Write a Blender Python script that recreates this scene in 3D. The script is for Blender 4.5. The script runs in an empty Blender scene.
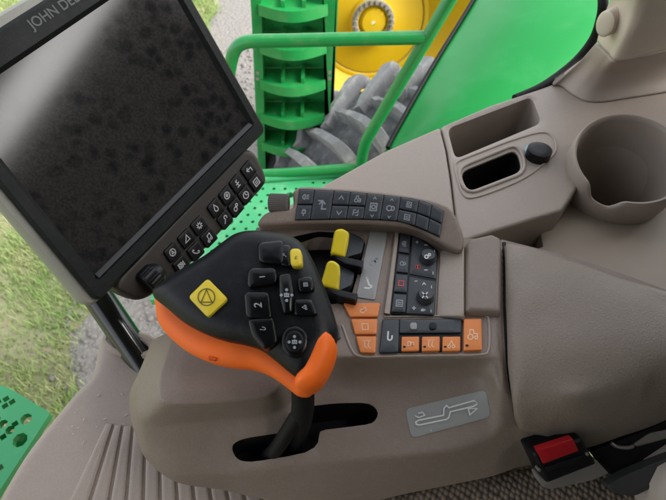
import bpy, bmesh, math, random
import numpy as np
from mathutils import Vector, Matrix
from mathutils.geometry import delaunay_2d_cdt
random.seed(7)
rng = np.random.default_rng(7)
SC = bpy.context.scene
COL = SC.collection

# ------------------------------------------------------------------ camera
W, H = 666.0, 500.0
HFOV, TILT, ZC = 65.0, 50.0, 0.42
F = W / 2 / math.tan(math.radians(HFOV / 2))
_t = math.radians(TILT)
CAM = np.array([0, 0, ZC])
FW = np.array([0, math.cos(_t), -math.sin(_t)])
UP = np.array([0, math.sin(_t), math.cos(_t)])
RT = np.array([1.0, 0, 0])


def ray(x, y):
    return FW + RT * (x - W / 2) / F - UP * (y - H / 2) / F


def P(x, y, z):                      # point at height z
    r = ray(x, y)
    return CAM + r * ((z - ZC) / r[2])


def PD(x, y, d):                     # point at forward depth d
    return CAM + ray(x, y) * d


def PY(x, y, Y):                     # point on the vertical plane Y
    r = ray(x, y)
    return CAM + r * (Y / r[1])


# ------------------------------------------------------------------ surfaces
class Plane:
    def __init__(s, a, b, c):
        s.o = np.array(a, float)
        u = np.array(b, float) - s.o
        v = np.array(c, float) - s.o
        n = np.cross(u, v)
        n /= np.linalg.norm(n)
        if n @ (CAM - s.o) < 0:
            n = -n
        s.n = n
        s.u = u / np.linalg.norm(u)
        s.v = np.cross(n, s.u)

    def at(s, x, y, off=0.0):
        r = ray(x, y)
        t = ((s.o + s.n * off - CAM) @ s.n) / (r @ s.n)
        return CAM + r * t

    def normal(s, x, y):
        return s.n

    def uv(s, p):
        d = np.asarray(p) - s.o
        return np.array([d @ s.u, d @ s.v])

    def xyz(s, uv, h=0.0):
        return s.o + s.u * uv[0] + s.v * uv[1] + s.n * h


def plane_px(a, b, c):
    return Plane(P(*a), P(*b), P(*c))


class TPS:
    """height field through control points given as (pixel x, pixel y, height)"""

    def __init__(s, ctrl, reg=1e-5):
        p = np.array([P(*c) for c in ctrl])
        s.c = p[:, :2]
        n = len(p)
        K = s.phi(np.linalg.norm(s.c[:, None] - s.c[None], axis=2))
        K += np.eye(n) * reg
        A = np.zeros((n + 3, n + 3))
        A[:n, :n] = K
        A[:n, n] = 1
        A[:n, n + 1:] = s.c
        A[n, :n] = 1
        A[n + 1:, :n] = s.c.T
        b = np.zeros(n + 3)
        b[:n] = p[:, 2]
        s.w = np.linalg.solve(A, b)

    @staticmethod
    def phi(r):
        r = r * 10
        return np.where(r > 1e-9, r * r * np.log(np.maximum(r, 1e-9)), 0)

    def z(s, xy):
        xy = np.atleast_2d(xy)
        r = np.linalg.norm(xy[:, None] - s.c[None], axis=2)
        n = len(s.c)
        return s.phi(r) @ s.w[:n] + s.w[n] + xy @ s.w[n + 1:]

    def at(s, x, y, off=0.0):
        z = -0.01
        for _ in range(25):
            p = P(x, y, z)
            z = 0.5 * z + 0.5 * (float(s.z(p[:2])[0]) + off)
        return P(x, y, z)

    def normal(s, x, y):
        p = s.at(x, y)
        e = 0.002
        zx = (s.z(p[:2] + [e, 0]) - s.z(p[:2] - [e, 0]))[0] / (2 * e)
        zy = (s.z(p[:2] + [0, e]) - s.z(p[:2] - [0, e]))[0] / (2 * e)
        n = np.array([-zx, -zy, 1])
        return n / np.linalg.norm(n)


# ------------------------------------------------------------------ materials
MATS = {}


def pbr(name, col, rough=0.5, bump=0.0, bscale=900, var=0.12, vscale=18, metal=0.0, coat=0.0,
        dirt=0.0, dirtcol=(0.35, 0.31, 0.26), dscale=60, ior=1.45, rvar=0.1, bdist=0.0004, grain=0.0):
    m = bpy.data.materials.new(name)
    m.use_nodes = True
    nt = m.node_tree
    b = nt.nodes['Principled BSDF']
    tc = nt.nodes.new('ShaderNodeTexCoord')

    def noise(sc, det=4, rough_=0.55):
        n = nt.nodes.new('ShaderNodeTexNoise')
        n.inputs['Scale'].default_value = sc
        n.inputs['Detail'].default_value = det
        n.inputs['Roughness'].default_value = rough_
        nt.links.new(tc.outputs['Object'], n.inputs['Vector'])
        return n
    n1 = noise(vscale)
    mix = nt.nodes.new('ShaderNodeMix')
    mix.data_type = 'RGBA'
    c = np.array(col[:3])
    mix.inputs['A'].default_value = (*(c * (1 - var)), 1)
    mix.inputs['B'].default_value = (*np.minimum(c * (1 + var), 1), 1)
    nt.links.new(n1.outputs['Fac'], mix.inputs['Factor'])
    out = mix.outputs['Result']
    if grain > 0:                      # moulded texture: fine light and dark pips
        n4 = noise(650, 2, 0.6)
        g1 = nt.nodes.new('ShaderNodeMapRange')
        g1.inputs['From Min'].default_value = 0.3
        g1.inputs['From Max'].default_value = 0.7
        g1.inputs['To Min'].default_value = 1 - grain
        g1.inputs['To Max'].default_value = 1 + grain
        nt.links.new(n4.outputs['Fac'], g1.inputs['Value'])
        mg = nt.nodes.new('ShaderNodeMix')
        mg.data_type = 'RGBA'
        mg.blend_type = 'MULTIPLY'
        mg.inputs['Factor'].default_value = 1
        nt.links.new(out, mg.inputs['A'])
        nt.links.new(g1.outputs['Result'], mg.inputs['B'])
        out = mg.outputs['Result']
    if dirt > 0:
        n3 = noise(dscale, 8, 0.7)
        r = nt.nodes.new('ShaderNodeMapRange')
        r.inputs['From Min'].default_value = 0.5
        r.inputs['From Max'].default_value = 0.78
        r.inputs['To Max'].default_value = dirt
        nt.links.new(n3.outputs['Fac'], r.inputs['Value'])
        mx = nt.nodes.new('ShaderNodeMix')
        mx.data_type = 'RGBA'
        mx.inputs['B'].default_value = (*dirtcol, 1)
        nt.links.new(out, mx.inputs['A'])
        nt.links.new(r.outputs['Result'], mx.inputs['Factor'])
        out = mx.outputs['Result']
    nt.links.new(out, b.inputs['Base Color'])
    n2 = noise(vscale * 2.3)
    rr = nt.nodes.new('ShaderNodeMapRange')
    rr.inputs['To Min'].default_value = max(rough - rvar, 0.02)
    rr.inputs['To Max'].default_value = min(rough + rvar, 1)
    nt.links.new(n2.outputs['Fac'], rr.inputs['Value'])
    nt.links.new(rr.outputs['Result'], b.inputs['Roughness'])
    b.inputs['Metallic'].default_value = metal
    b.inputs['Coat Weight'].default_value = coat
    b.inputs['IOR'].default_value = ior
    if bump > 0:
        nb = noise(bscale, 3)
        bp = nt.nodes.new('ShaderNodeBump')
        bp.inputs['Strength'].default_value = bump
        bp.inputs['Distance'].default_value = bdist
        nt.links.new(nb.outputs['Fac'], bp.inputs['Height'])
        nt.links.new(bp.outputs['Normal'], b.inputs['Normal'])
    MATS[name] = m
    return m


BROWN = pbr('console plastic', (0.215, 0.168, 0.138), 0.42, 0.7, 900, 0.08, 14, dirt=0.2, dscale=120, grain=.07)
BROWN2 = pbr('floor cover plastic', (0.34, 0.277, 0.235), 0.5, 0.5, 900, 0.08, 12, dirt=0.3, dscale=90, grain=.07)
SILL = pbr('sill plastic', (0.335, 0.278, 0.235), 0.42, 0.6, 900, 0.06, 10, dirt=0.15, dscale=110, grain=.05)
BEIGE = pbr('beige trim plastic', (0.56, 0.48, 0.40), 0.45, 0.25, 1000, 0.05, 10, dirt=0.1)
PADM = pbr('armrest vinyl', (0.215, 0.174, 0.142), 0.44, 1.0, 560, 0.08, 20, bdist=0.0006, grain=.07)
GREYL = pbr('grey label', (0.28, 0.283, 0.278), 0.4, 0.1, 900, 0.04)
DARKB = pbr('slate button plastic', (0.036, 0.043, 0.051), 0.42, 0.25, 1200, 0.1, dirt=0.06, dscale=300)
BLACK = pbr('black plastic', (0.0045, 0.005, 0.006), 0.4, 0.25, 1200, 0.15, dirt=0.03, dscale=300, ior=1.33)
KEYB = pbr('glossy black key', (0.003, 0.0035, 0.0042), 0.25, 0.1, 900, 0.1, ior=1.36)
GRIPB = pbr('black grip plastic', (0.003, 0.004, 0.0058), 0.42, 0.45, 900, 0.15, dirt=0.035, dscale=90, ior=1.33)
BEZEL = pbr('bezel plastic', (0.009, 0.011, 0.011), 0.45, 0.4, 1000, 0.1, dirt=0.04, dscale=120, ior=1.25)
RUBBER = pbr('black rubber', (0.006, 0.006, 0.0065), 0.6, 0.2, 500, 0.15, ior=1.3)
ORANGE = pbr('orange grip', (0.93, 0.155, 0.008), 0.55, 0.15, 700, 0.05)
ORB = pbr('orange button', (0.72, 0.22, 0.05), 0.45, 0.15, 1000, 0.06, dirt=0.1, dscale=300)
YEL = pbr('yellow plastic', (0.72, 0.57, 0.012), 0.4, 0.1, 900, 0.06)
YELB = pbr('yellow button', (0.66, 0.5, 0.03), 0.45, 0.1, 900, 0.06)
WHITE = pbr('white print', (0.62, 0.63, 0.62), 0.5, 0, var=0.03)
ICONP = pbr('pale icon print', (0.42, 0.43, 0.43), 0.5, 0, var=0.03)
GREYP = pbr('grey print', (0.26, 0.28, 0.30), 0.5, 0, var=0.03)
BLKP = pbr('black print', (0.02, 0.018, 0.01), 0.5, 0, var=0.03)
REDP = pbr('red print', (0.55, 0.05, 0.05), 0.5, 0, var=0.03)
EMBOSS = pbr('embossed lettering', (0.10, 0.11, 0.105), 0.5, 0.1, var=0.03)
CREAM = pbr('cream housing', (0.28, 0.28, 0.24), 0.4, 0.15, 800, 0.04)
GREEN = pbr('green paint', (0.006, 0.20, 0.038), 0.3, 0, var=0.14, vscale=4, coat=0.0, ior=1.33, dirt=0.10, dirtcol=(0.2, 0.45, 0.25), dscale=7, rvar=0.06)
GREENT = pbr('green tube paint', (0.012, 0.23, 0.052), 0.33, 0, var=0.08, vscale=5, coat=0.3, dirt=0.3, dirtcol=(0.22, 0.32, 0.16), dscale=24)
GREENL = pbr('dusty green paint', (0.05, 0.36, 0.14), 0.5, 0.1, 300, 0.1, 6, dirt=0.35, dirtcol=(0.4, 0.5, 0.38), dscale=12)
GREEND = pbr('dark green plate', (0.03, 0.34, 0.09), 0.3, 0, var=0.25, vscale=9, dirt=0.2, dirtcol=(0.25, 0.22, 0.03), dscale=8, coat=0.3)
YELW = pbr('yellow wheel paint', (0.47, 0.30, 0.004), 0.5, 0, var=0.08, vscale=4, dirt=0.3, dirtcol=(0.30, 0.2, 0.05), dscale=9, ior=1.3)
STEEL = pbr('dull steel', (0.32, 0.31, 0.29), 0.4, 0.2, 300, 0.2, metal=0.7)
TYRE = pbr('dusty tyre rubber', (0.13, 0.13, 0.135), 0.85, 0.6, 60, 0.25, 6, dirt=0.75, dirtcol=(0.40, 0.39, 0.375), dscale=14, bdist=0.006)
LUGM = pbr('worn lug rubber', (0.22, 0.22, 0.225), 0.85, 0.5, 60, 0.3, 8, dirt=0.8, dirtcol=(0.48, 0.47, 0.45), dscale=18, bdist=0.006)
RED = pbr('red button plastic', (0.36, 0.006, 0.011), 0.35, 0, var=0.05)
STRAW = pbr('straw bits', (0.6, 0.55, 0.45), 0.8, 0, var=0.1)


def screen_mat():
    m = pbr('smudged screen glass', (0.012, 0.012, 0.013), 0.2, ior=1.47, rvar=0.0)
    m.node_tree.nodes['Principled BSDF'].inputs['Specular IOR Level'].default_value = 0.17
    nt = m.node_tree
    b = nt.nodes['Principled BSDF']
    tc = [n for n in nt.nodes if n.type == 'TEX_COORD'][0]
    vo = nt.nodes.new('ShaderNodeTexVoronoi')
    vo.inputs['Scale'].default_value = 66
    vo.inputs['Randomness'].default_value = 1
    no = nt.nodes.new('ShaderNodeTexNoise')
    no.inputs['Scale'].default_value = 22
    no.inputs['Detail'].default_value = 6
    nf = nt.nodes.new('ShaderNodeTexNoise')
    nf.inputs['Scale'].default_value = 420
    nf.inputs['Detail'].default_value = 4
    for n in (vo, no, nf):
        nt.links.new(tc.outputs['Object'], n.inputs['Vector'])
    wob = nt.nodes.new('ShaderNodeTexNoise')
    wob.inputs['Scale'].default_value = 70
    wob.inputs['Detail'].default_value = 3
    nt.links.new(tc.outputs['Object'], wob.inputs['Vector'])
    vm = nt.nodes.new('ShaderNodeVectorMath')
    vm.operation = 'MULTIPLY_ADD'
    vm.inputs[1].default_value = (.012, .012, .012)
    nt.links.new(wob.outputs['Color'], vm.inputs[0])
    nt.links.new(tc.outputs['Object'], vm.inputs[2])
    nt.links.new(vm.outputs[0], vo.inputs['Vector'])
    spots = nt.nodes.new('ShaderNodeMapRange')       # finger marks wiped clean of dust
    spots.inputs['From Min'].default_value = 0.2
    spots.inputs['From Max'].default_value = 0.55
    spots.inputs['To Min'].default_value = 0.3
    nt.links.new(vo.outputs['Distance'], spots.inputs['Value'])
    big = nt.nodes.new('ShaderNodeMapRange')
    big.inputs['From Min'].default_value = 0.42
    big.inputs['From Max'].default_value = 0.62
    nt.links.new(no.outputs['Fac'], big.inputs['Value'])
    mx = nt.nodes.new('ShaderNodeMath')
    mx.operation = 'MAXIMUM'
    nt.links.new(spots.outputs['Result'], mx.inputs[0])
    nt.links.new(big.outputs['Result'], mx.inputs[1])
    mu = nt.nodes.new('ShaderNodeMath')
    mu.operation = 'MULTIPLY'
    nt.links.new(mx.outputs[0], mu.inputs[0])
    nt.links.new(nf.outputs['Fac'], mu.inputs[1])
    mix = nt.nodes.new('ShaderNodeMix')
    mix.data_type = 'RGBA'
    mix.inputs['A'].default_value = (0.004, 0.004, 0.005, 1)
    mix.inputs['B'].default_value = (0.046, 0.043, 0.040, 1)
    nt.links.new(mu.outputs[0], mix.inputs['Factor'])
    nt.links.new(mix.outputs['Result'], b.inputs['Base Color'])
    rg = nt.nodes.new('ShaderNodeMapRange')
    rg.inputs['To Min'].default_value = 0.10
    rg.inputs['To Max'].default_value = 0.13
    nt.links.new(mu.outputs[0], rg.inputs['Value'])
    nt.links.new(rg.outputs['Result'], b.inputs['Roughness'])
    return m


SCREEN = screen_mat()


def weave_mat():
    m = bpy.data.materials.new('woven seat cloth')
    m.use_nodes = True
    nt = m.node_tree
    b = nt.nodes['Principled BSDF']
    tc = nt.nodes.new('ShaderNodeTexCoord')
    mp = nt.nodes.new('ShaderNodeMapping')
    mp.inputs['Scale'].default_value = (1, 0.75, 1)
    mp.inputs['Rotation'].default_value = (0, 0, 0.5)
    nt.links.new(tc.outputs['Object'], mp.inputs['Vector'])
    vo = nt.nodes.new('ShaderNodeTexVoronoi')
    vo.inputs['Scale'].default_value = 210
    vo.inputs['Randomness'].default_value = 0.35
    nt.links.new(mp.outputs['Vector'], vo.inputs['Vector'])
    cr = nt.nodes.new('ShaderNodeValToRGB')
    cr.color_ramp.elements[0].position = 0.25
    cr.color_ramp.elements[0].color = (0.29, 0.23, 0.17, 1)
    cr.color_ramp.elements[1].position = 0.62
    cr.color_ramp.elements[1].color = (0.07, 0.05, 0.038, 1)
    nt.links.new(vo.outputs['Distance'], cr.inputs['Fac'])
    nt.links.new(cr.outputs['Color'], b.inputs['Base Color'])
    b.inputs['Roughness'].default_value = 0.9
    bp = nt.nodes.new('ShaderNodeBump')
    bp.invert = True
    bp.inputs['Strength'].default_value = 1
    bp.inputs['Distance'].default_value = 0.002
    nt.links.new(vo.outputs['Distance'], bp.inputs['Height'])
    nt.links.new(bp.outputs['Normal'], b.inputs['Normal'])
    return m


WEAVE = weave_mat()


def ground_mat():
    m = bpy.data.materials.new('grass and gravel ground')
    m.use_nodes = True
    nt = m.node_tree
    b = nt.nodes['Principled BSDF']
    b.inputs['Roughness'].default_value = 0.95
    tc = nt.nodes.new('ShaderNodeTexCoord')

    def noise(sc, det=6):
        n = nt.nodes.new('ShaderNodeTexNoise')
        n.inputs['Scale'].default_value = sc
        n.inputs['Detail'].default_value = det
        nt.links.new(tc.outputs['Object'], n.inputs['Vector'])
        return n
    a = noise(3)
    r = nt.nodes.new('ShaderNodeValToRGB')
    r.color_ramp.elements[0].position = 0.35
    r.color_ramp.elements[0].color = (0.20, 0.27, 0.08, 1)
    r.color_ramp.elements[1].position = 0.65
    r.color_ramp.elements[1].color = (0.40, 0.35, 0.23, 1)
    nt.links.new(a.outputs['Fac'], r.inputs['Fac'])
    f = noise(60)
    mx = nt.nodes.new('ShaderNodeMix')
    mx.data_type = 'RGBA'
    mx.blend_type = 'MULTIPLY'
    mx.inputs['Factor'].default_value = 0.5
    nt.links.new(r.outputs['Color'], mx.inputs['A'])
    nt.links.new(f.outputs['Color'], mx.inputs['B'])
    nt.links.new(mx.outputs['Result'], b.inputs['Base Color'])
    return m


def blade_mat():
    m = bpy.data.materials.new('grass blades')
    m.use_nodes = True
    nt = m.node_tree
    b = nt.nodes['Principled BSDF']
    b.inputs['Roughness'].default_value = 0.6
    tc = nt.nodes.new('ShaderNodeTexCoord')
    n = nt.nodes.new('ShaderNodeTexNoise')
    n.inputs['Scale'].default_value = 2.2
    n.inputs['Detail'].default_value = 9
    n.inputs['Roughness'].default_value = 0.75
    nt.links.new(tc.outputs['Object'], n.inputs['Vector'])
    r = nt.nodes.new('ShaderNodeValToRGB')
    e = r.color_ramp.elements
    e[0].position = 0.36
    e[0].color = (0.13, 0.25, 0.045, 1)
    e[1].position = 0.66
    e[1].color = (0.48, 0.42, 0.25, 1)
    k = e.new(0.5)
    k.color = (0.26, 0.34, 0.10, 1)
    nt.links.new(n.outputs['Fac'], r.inputs['Fac'])
    nt.links.new(r.outputs['Color'], b.inputs['Base Color'])
    return m


GROUND, BLADE = ground_mat(), blade_mat()
GRAVEL = pbr('pale gravel', (0.21, 0.195, 0.175), 0.9, 1.0, 45, 0.35, 40, bdist=0.02)

# ------------------------------------------------------------------ object helpers
BASE = {}


def obj(name, verts, faces, mat, parent=None, smooth=35, mats=None, fmat=None):
    me = bpy.data.meshes.new(name)
    base = BASE.get(parent.name, np.zeros(3)) if parent else np.zeros(3)
    v = np.asarray(verts, float) - base
    me.from_pydata([tuple(p) for p in v], [], [tuple(int(i) for i in f) for f in faces])
    for mm in (mats or [mat]):
        me.materials.append(mm)
    if fmat is not None:
        me.polygons.foreach_set('material_index', fmat)
    me.polygons.foreach_set('use_smooth', [True] * len(me.polygons))
    if smooth is not None and smooth < 180:
        me.set_sharp_from_angle(angle=math.radians(smooth))
    me.validate()
    me.update()
    o = bpy.data.objects.new(name, me)
    COL.objects.link(o)
    if parent:
        o.parent = parent
        BASE[o.name] = base
    return o


def tag(o, label=None, cat=None, group=None, kind=None):
    if label:
        o['label'] = label
    if cat:
        o['category'] = cat
    if group:
        o['group'] = group
    if kind:
        o['kind'] = kind
    return o


def thing(name, label, cat, base, group=None):
    o = bpy.data.objects.new(name, None)
    COL.objects.link(o)
    o.location = Vector(base)
    o.empty_display_size = 0.02
    BASE[o.name] = np.array(base, float)
    return tag(o, label, cat, group)


class MB:
    def __init__(s):
        s.v, s.f, s.m = [], [], []

    def add(s, verts, faces, m=0):
        k = len(s.v)
        s.v += [np.asarray(p, float) for p in verts]
        s.f += [tuple(int(i) + k for i in f) for f in faces]
        s.m += [m] * len(faces)
        return s

    def build(s, name, mat, parent=None, smooth=35, mats=None):
        return obj(name, s.v, s.f, mat, parent, smooth, mats, s.m if mats else None)


def catmull(pts, n=6, closed=False):
    pts = [np.asarray(p, float) for p in pts]
    out = []
    N = len(pts)
    for i in range(N if closed else N - 1):
        p0 = pts[(i - 1) % N] if closed or i > 0 else 2 * pts[0] - pts[1]
        p1, p2 = pts[i], pts[(i + 1) % N]
        p3 = pts[(i + 2) % N] if closed or i + 2 < N else 2 * pts[-1] - pts[-2]
        for k in range(n):
            t = k / n
            out.append(0.5 * (2 * p1 + (p2 - p0) * t + (2 * p0 - 5 * p1 + 4 * p2 - p3) * t * t + (3 * p1 - p0 - 3 * p2 + p3) * t ** 3))
    if not closed:
        out.append(pts[-1])
    return out


def round_poly(pts, r, n=4):
    pts = [np.asarray(p, float) for p in pts]
    out = []
    N = len(pts)
    for i in range(N):
        a, b, c = pts[i - 1], pts[i], pts[(i + 1) % N]
        la, lc = np.linalg.norm(a - b), np.linalg.norm(c - b)
        rr = min(r, la * 0.45, lc * 0.45)
        p, q = b + (a - b) / la * rr, b + (c - b) / lc * rr
        for k in range(n + 1):
            t = k / n
            out.append((1 - t) ** 2 * p + 2 * t * (1 - t) * b + t * t * q)
    return out


def inset2(pts, d):
    pts = np.asarray(pts, float)
    a = np.roll(pts, 1, 0)
    c = np.roll(pts, -1, 0)
    t = c - a
    t /= np.maximum(np.linalg.norm(t, axis=1, keepdims=True), 1e-9)
    area = 0.5 * np.sum(pts[:, 0] * c[:, 1] - c[:, 0] * pts[:, 1])
    n = np.stack([-t[:, 1], t[:, 0]], 1) * (1 if area > 0 else -1)
    return pts + n * d


def plate(mb, S, px, h, bev_px=1.0, bev=0.0008, embed=0.003, dome=0.0, m=0):
    """a button or plate: pixel outline raised h over surface S"""
    top = inset2(px, bev_px)
    mid = inset2(px, bev_px * 0.3)
    N = len(px)
    v = []
    for ring, off in ((px, None), (px, h - bev), (mid, h - bev * 0.3), (top, h)):
        for x, y in ring:
            if off is None:
                p = S.at(x, y, h - bev) - S.normal(x, y) * (h + embed)
            else:
                p = S.at(x, y, off)
            v.append(p)
    c = np.mean(np.asarray(top), 0)
    in2 = [c + (np.asarray(q) - c) * 0.5 for q in top]
    for x, y in in2:
        v.append(S.at(x, y, h + dome * 0.75))
    v.append(S.at(c[0], c[1], h + dome))
    f = []
    area = 0.5 * sum(px[i][0] * px[(i + 1) % N][1] - px[(i + 1) % N][0] * px[i][1] for i in range(N))
    for k in range(4):
        for i in range(N):
            j = (i + 1) % N
            q = (k * N + i, k * N + j, (k + 1) * N + j, (k + 1) * N + i)
            f.append(q if area < 0 else q[::-1])
    for i in range(N):
        j = (i + 1) % N
        q = (4 * N + i, 4 * N + j, 5 * N)
        f.append(q if area < 0 else q[::-1])
    mb.add(v, f, m)


def button(name, S, quad, h, mat, parent, r=2.0, icon=None, imat=None, bev_px=0.9, dome=0.0, rot=0, isz=0.62, iw=0.11, embed=0.003):
    mb = MB()
    plate(mb, S, round_poly(quad, r), h, bev_px=bev_px, dome=dome, embed=embed)
    o = mb.build(name, mat, parent, 40)
    if icon:
        symbol(S, quad, icon, imat or WHITE, o, h + dome + 0.00025, rot, isz, iw)
    return o


# symbols: strokes in a unit box, x right, y up
def arc(cx, cy, r, a0=0, a1=360, n=14, ry=None):
    ry = ry or r
    return [(cx + r * math.cos(math.radians(a0 + (a1 - a0) * k / n)), cy + ry * math.sin(math.radians(a0 + (a1 - a0) * k / n))) for k in range(n + 1)]


ICON = {
    'nav': [arc(.5, .5, .45), [(.3, .3), (.5, .75), (.7, .3), (.5, .42), (.3, .3)]],
    'cone': [[(.1, .15), (.9, .15), (.75, .9), (.1, .15)]],
    'sun': [arc(.5, .5, .24)] + [[(.5 + .32 * math.cos(a), .5 + .32 * math.sin(a)), (.5 + .48 * math.cos(a), .5 + .48 * math.sin(a))] for a in [k * math.pi / 4 for k in range(8)]],
    'drop': [[(.5, .98), (.25, .5)] + arc(.5, .32, .28, 160, 380) + [(.5, .98)]],
    'meter': [arc(.5, .5, .42), [(.25, .5), (.75, .5)], [(.35, .65), (.65, .65)], [(.4, .35), (.6, .35)]],
    'bars': [[(.2, .1), (.8, .1)], [(.2, .5), (.8, .5)], [(.5, .1), (.5, .95)], [(.3, .8), (.7, .95)]],
    'back': [[(.9, .1), (.9, .6), (.2, .6)], [(.45, .9), (.15, .6), (.45, .3)]],
    'menu': [[(.1, .1), (.9, .1), (.9, .9), (.1, .9), (.1, .1)], [(.25, .35), (.75, .35)], [(.25, .6), (.75, .6)]],
    'cam': [[(.05, .2), (.65, .2), (.65, .8), (.05, .8), (.05, .2)], [(.65, .5), (.95, .75), (.95, .25), (.65, .5)], arc(.35, .5, .16)],
    'phone': [[(.1, .85), (.2, .5), (.5, .2), (.85, .1)], [(.1, .85), (.3, .95)], [(.85, .1), (.95, .3)], [(.3, .95), (.38, .72)], [(.95, .3), (.72, .38)]],
    'note': [arc(.25, .15, .14), arc(.75, .25, .14), [(.39, .15), (.39, .85), (.89, .95), (.89, .25)]],
    'wrench': [[(.15, .1), (.6, .55)], arc(.72, .7, .22, -60, 220)],
    'gears': [arc(.35, .4, .25), arc(.78, .7, .17)],
    'clock': [arc(.5, .5, .42), [(.5, .8), (.5, .5), (.72, .4)]],
    'implement': [[(.05, .3), (.95, .3)], [(.2, .3), (.2, .75), (.5, .75), (.5, .3)], arc(.75, .5, .18)],
    'tractor': [arc(.28, .3, .24), arc(.8, .22, .14), [(.2, .58), (.25, .95), (.55, .95), (.6, .6), (.92, .55), (.92, .36)]],
    'up': [[(.15, .3), (.5, .8), (.85, .3)]],
    'down': [[(.15, .7), (.5, .2), (.85, .7)]],
    'gearpair': [[(.15, .1), (.15, .9), (.5, .9)], [(.5, .1), (.85, .1), (.85, .9), (.6, .5), (.4, .5)], [(.15, .5), (.4, .5)]],
    'plug': [[(.5, .05), (.5, .4)], [(.3, .4), (.7, .4), (.7, .75), (.3, .75), (.3, .4)], [(.4, .75), (.4, .95)], [(.6, .75), (.6, .95)]],
    'lamp': [arc(.4, .5, .3, 90, 270), [(.4, .2), (.4, .8)], [(.55, .3), (.9, .25)], [(.55, .5), (.9, .5)], [(.55, .7), (.9, .75)]],
    'plough': [[(.1, .9), (.9, .9)], [(.3, .9), (.2, .3), (.5, .1)], [(.7, .9), (.6, .3), (.9, .1)]],
    'hook': [[(.3, .95), (.3, .3)] + arc(.5, .3, .2, 180, 360) + [(.7, .55)]],
    'bigauto': [[(.05, .9), (.5, .9), (.5, .1), (.95, .1)], [(.2, .55), (.5, .9), (.8, .55)]],
    'loop': [arc(.35, .5, .28), arc(.7, .5, .22, -120, 120)],
    'box': [[(.15, .15), (.85, .15), (.85, .85), (.15, .85), (.15, .15)]],
    'boxcar': [[(.15, .1), (.85, .1), (.85, .9), (.15, .9), (.15, .1)], arc(.5, .5, .2)],
    'pedal': [[(.3, .95), (.55, .4), (.85, .25)], [(.2, .15), (.6, .1), (.85, .25)], [(.2, .95), (.4, .95)]],
    'seat': [[(.3, .95), (.35, .35), (.85, .35)], [(.2, .1), (.9, .1)]],
    'fan': [[(.1, .1), (.9, .9)], [(.1, .9), (.9, .1)], arc(.5, .5, .12)],
    'plus': [[(.5, .1), (.5, .9)], [(.1, .5), (.9, .5)]],
    'swirl': [arc(.5, .5, .4, 40, 320), arc(.5, .5, .15)],
    'triangle': [arc(.5, .5, .5, n=28), [(.18, .2), (.82, .2), (.5, .95), (.18, .2)]],
    'hitch': [arc(.25, .2, .16), arc(.75, .2, .16), [(.25, .4), (.5, .85), (.75, .4)], [(.4, .2), (.6, .2)]],
    'dots': [arc(.5, .9, .07, n=6), arc(.5, .1, .07, n=6), arc(.1, .5, .07, n=6), arc(.9, .5, .07, n=6), [(.35, .4), (.65, .4), (.65, .6), (.35, .6), (.35, .4)], [(.5, .4), (.5, .7)]],
    'arrowsLR': [[(.0, .5), (.3, .5)], [(.7, .5), (1, .5)], [(.12, .35), (0, .5), (.12, .65)], [(.88, .35), (1, .5), (.88, .65)]],
    'pathgate': [[(0.02, .05), (.02, .2), (.08, .28), (.42, .42), (.42, .75), (.5, .75), (.5, .55), (.95, .78), (1, .68), (.95, .55), (.56, .38), (.54, .22), (.1, .0), (.02, .05)]],
    'rabbit': [arc(.4, .35, .25), arc(.75, .55, .15), [(.7, .7), (.6, .95)], [(.8, .7), (.85, .95)]],
    'turtle': [arc(.45, .35, .35, 0, 180), [(.05, .35), (.95, .35)], arc(.88, .5, .1)],
    'park': [arc(.5, .5, .3), arc(.5, .5, .48, -40, 40), arc(.5, .5, .48, 140, 220)],
    'dash': [[(.5, .1), (.5, .9)]],
    'hyph': [[(.1, .5), (.9, .5)]],
}


def stroke2(pl, w):
    """thick polyline in 2-D -> quads"""
    v, f = [], []
    pl = [np.asarray(p, float) for p in pl]
    N = len(pl)
    closed = np.linalg.norm(pl[0] - pl[-1]) < 1e-6
    for i in range(N):
        a = pl[i - 1] if i > 0 else (pl[-2] if closed else pl[i])
        b = pl[i + 1] if i < N - 1 else (pl[1] if closed else pl[i])
        d1 = pl[i] - a
        d2 = b - pl[i]
        l1, l2 = np.linalg.norm(d1), np.linalg.norm(d2)
        d1 = d1 / l1 if l1 > 1e-9 else d2 / max(l2, 1e-9)
        d2 = d2 / l2 if l2 > 1e-9 else d1
        n1, n2 = np.array([-d1[1], d1[0]]), np.array([-d2[1], d2[0]])
        n = n1 + n2
        ln = np.linalg.norm(n)
        n = n / ln if ln > 0.3 else n1
        k = 1 / max(n @ n1, 0.5)
        v += [pl[i] + n * w / 2 * k, pl[i] - n * w / 2 * k]
    for i in range(N - 1):
        f.append((2 * i, 2 * i + 1, 2 * i + 3, 2 * i + 2))
    return v, f


def text2(s):
    cu = bpy.data.curves.new('lettering', 'FONT')
    cu.body = s
    cu.offset = 0.012
    ob = bpy.data.objects.new('lettering', cu)
    COL.objects.link(ob)
    bpy.context.view_layer.update()
    dg = bpy.context.evaluated_depsgraph_get()
    me = ob.evaluated_get(dg).to_mesh()
    v = np.array([x.co[:2] for x in me.vertices])
    f = [tuple(p.vertices) for p in me.polygons]
    ob.evaluated_get(dg).to_mesh_clear()
    bpy.data.objects.remove(ob)
    bpy.data.curves.remove(cu)
    return v, f


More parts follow.
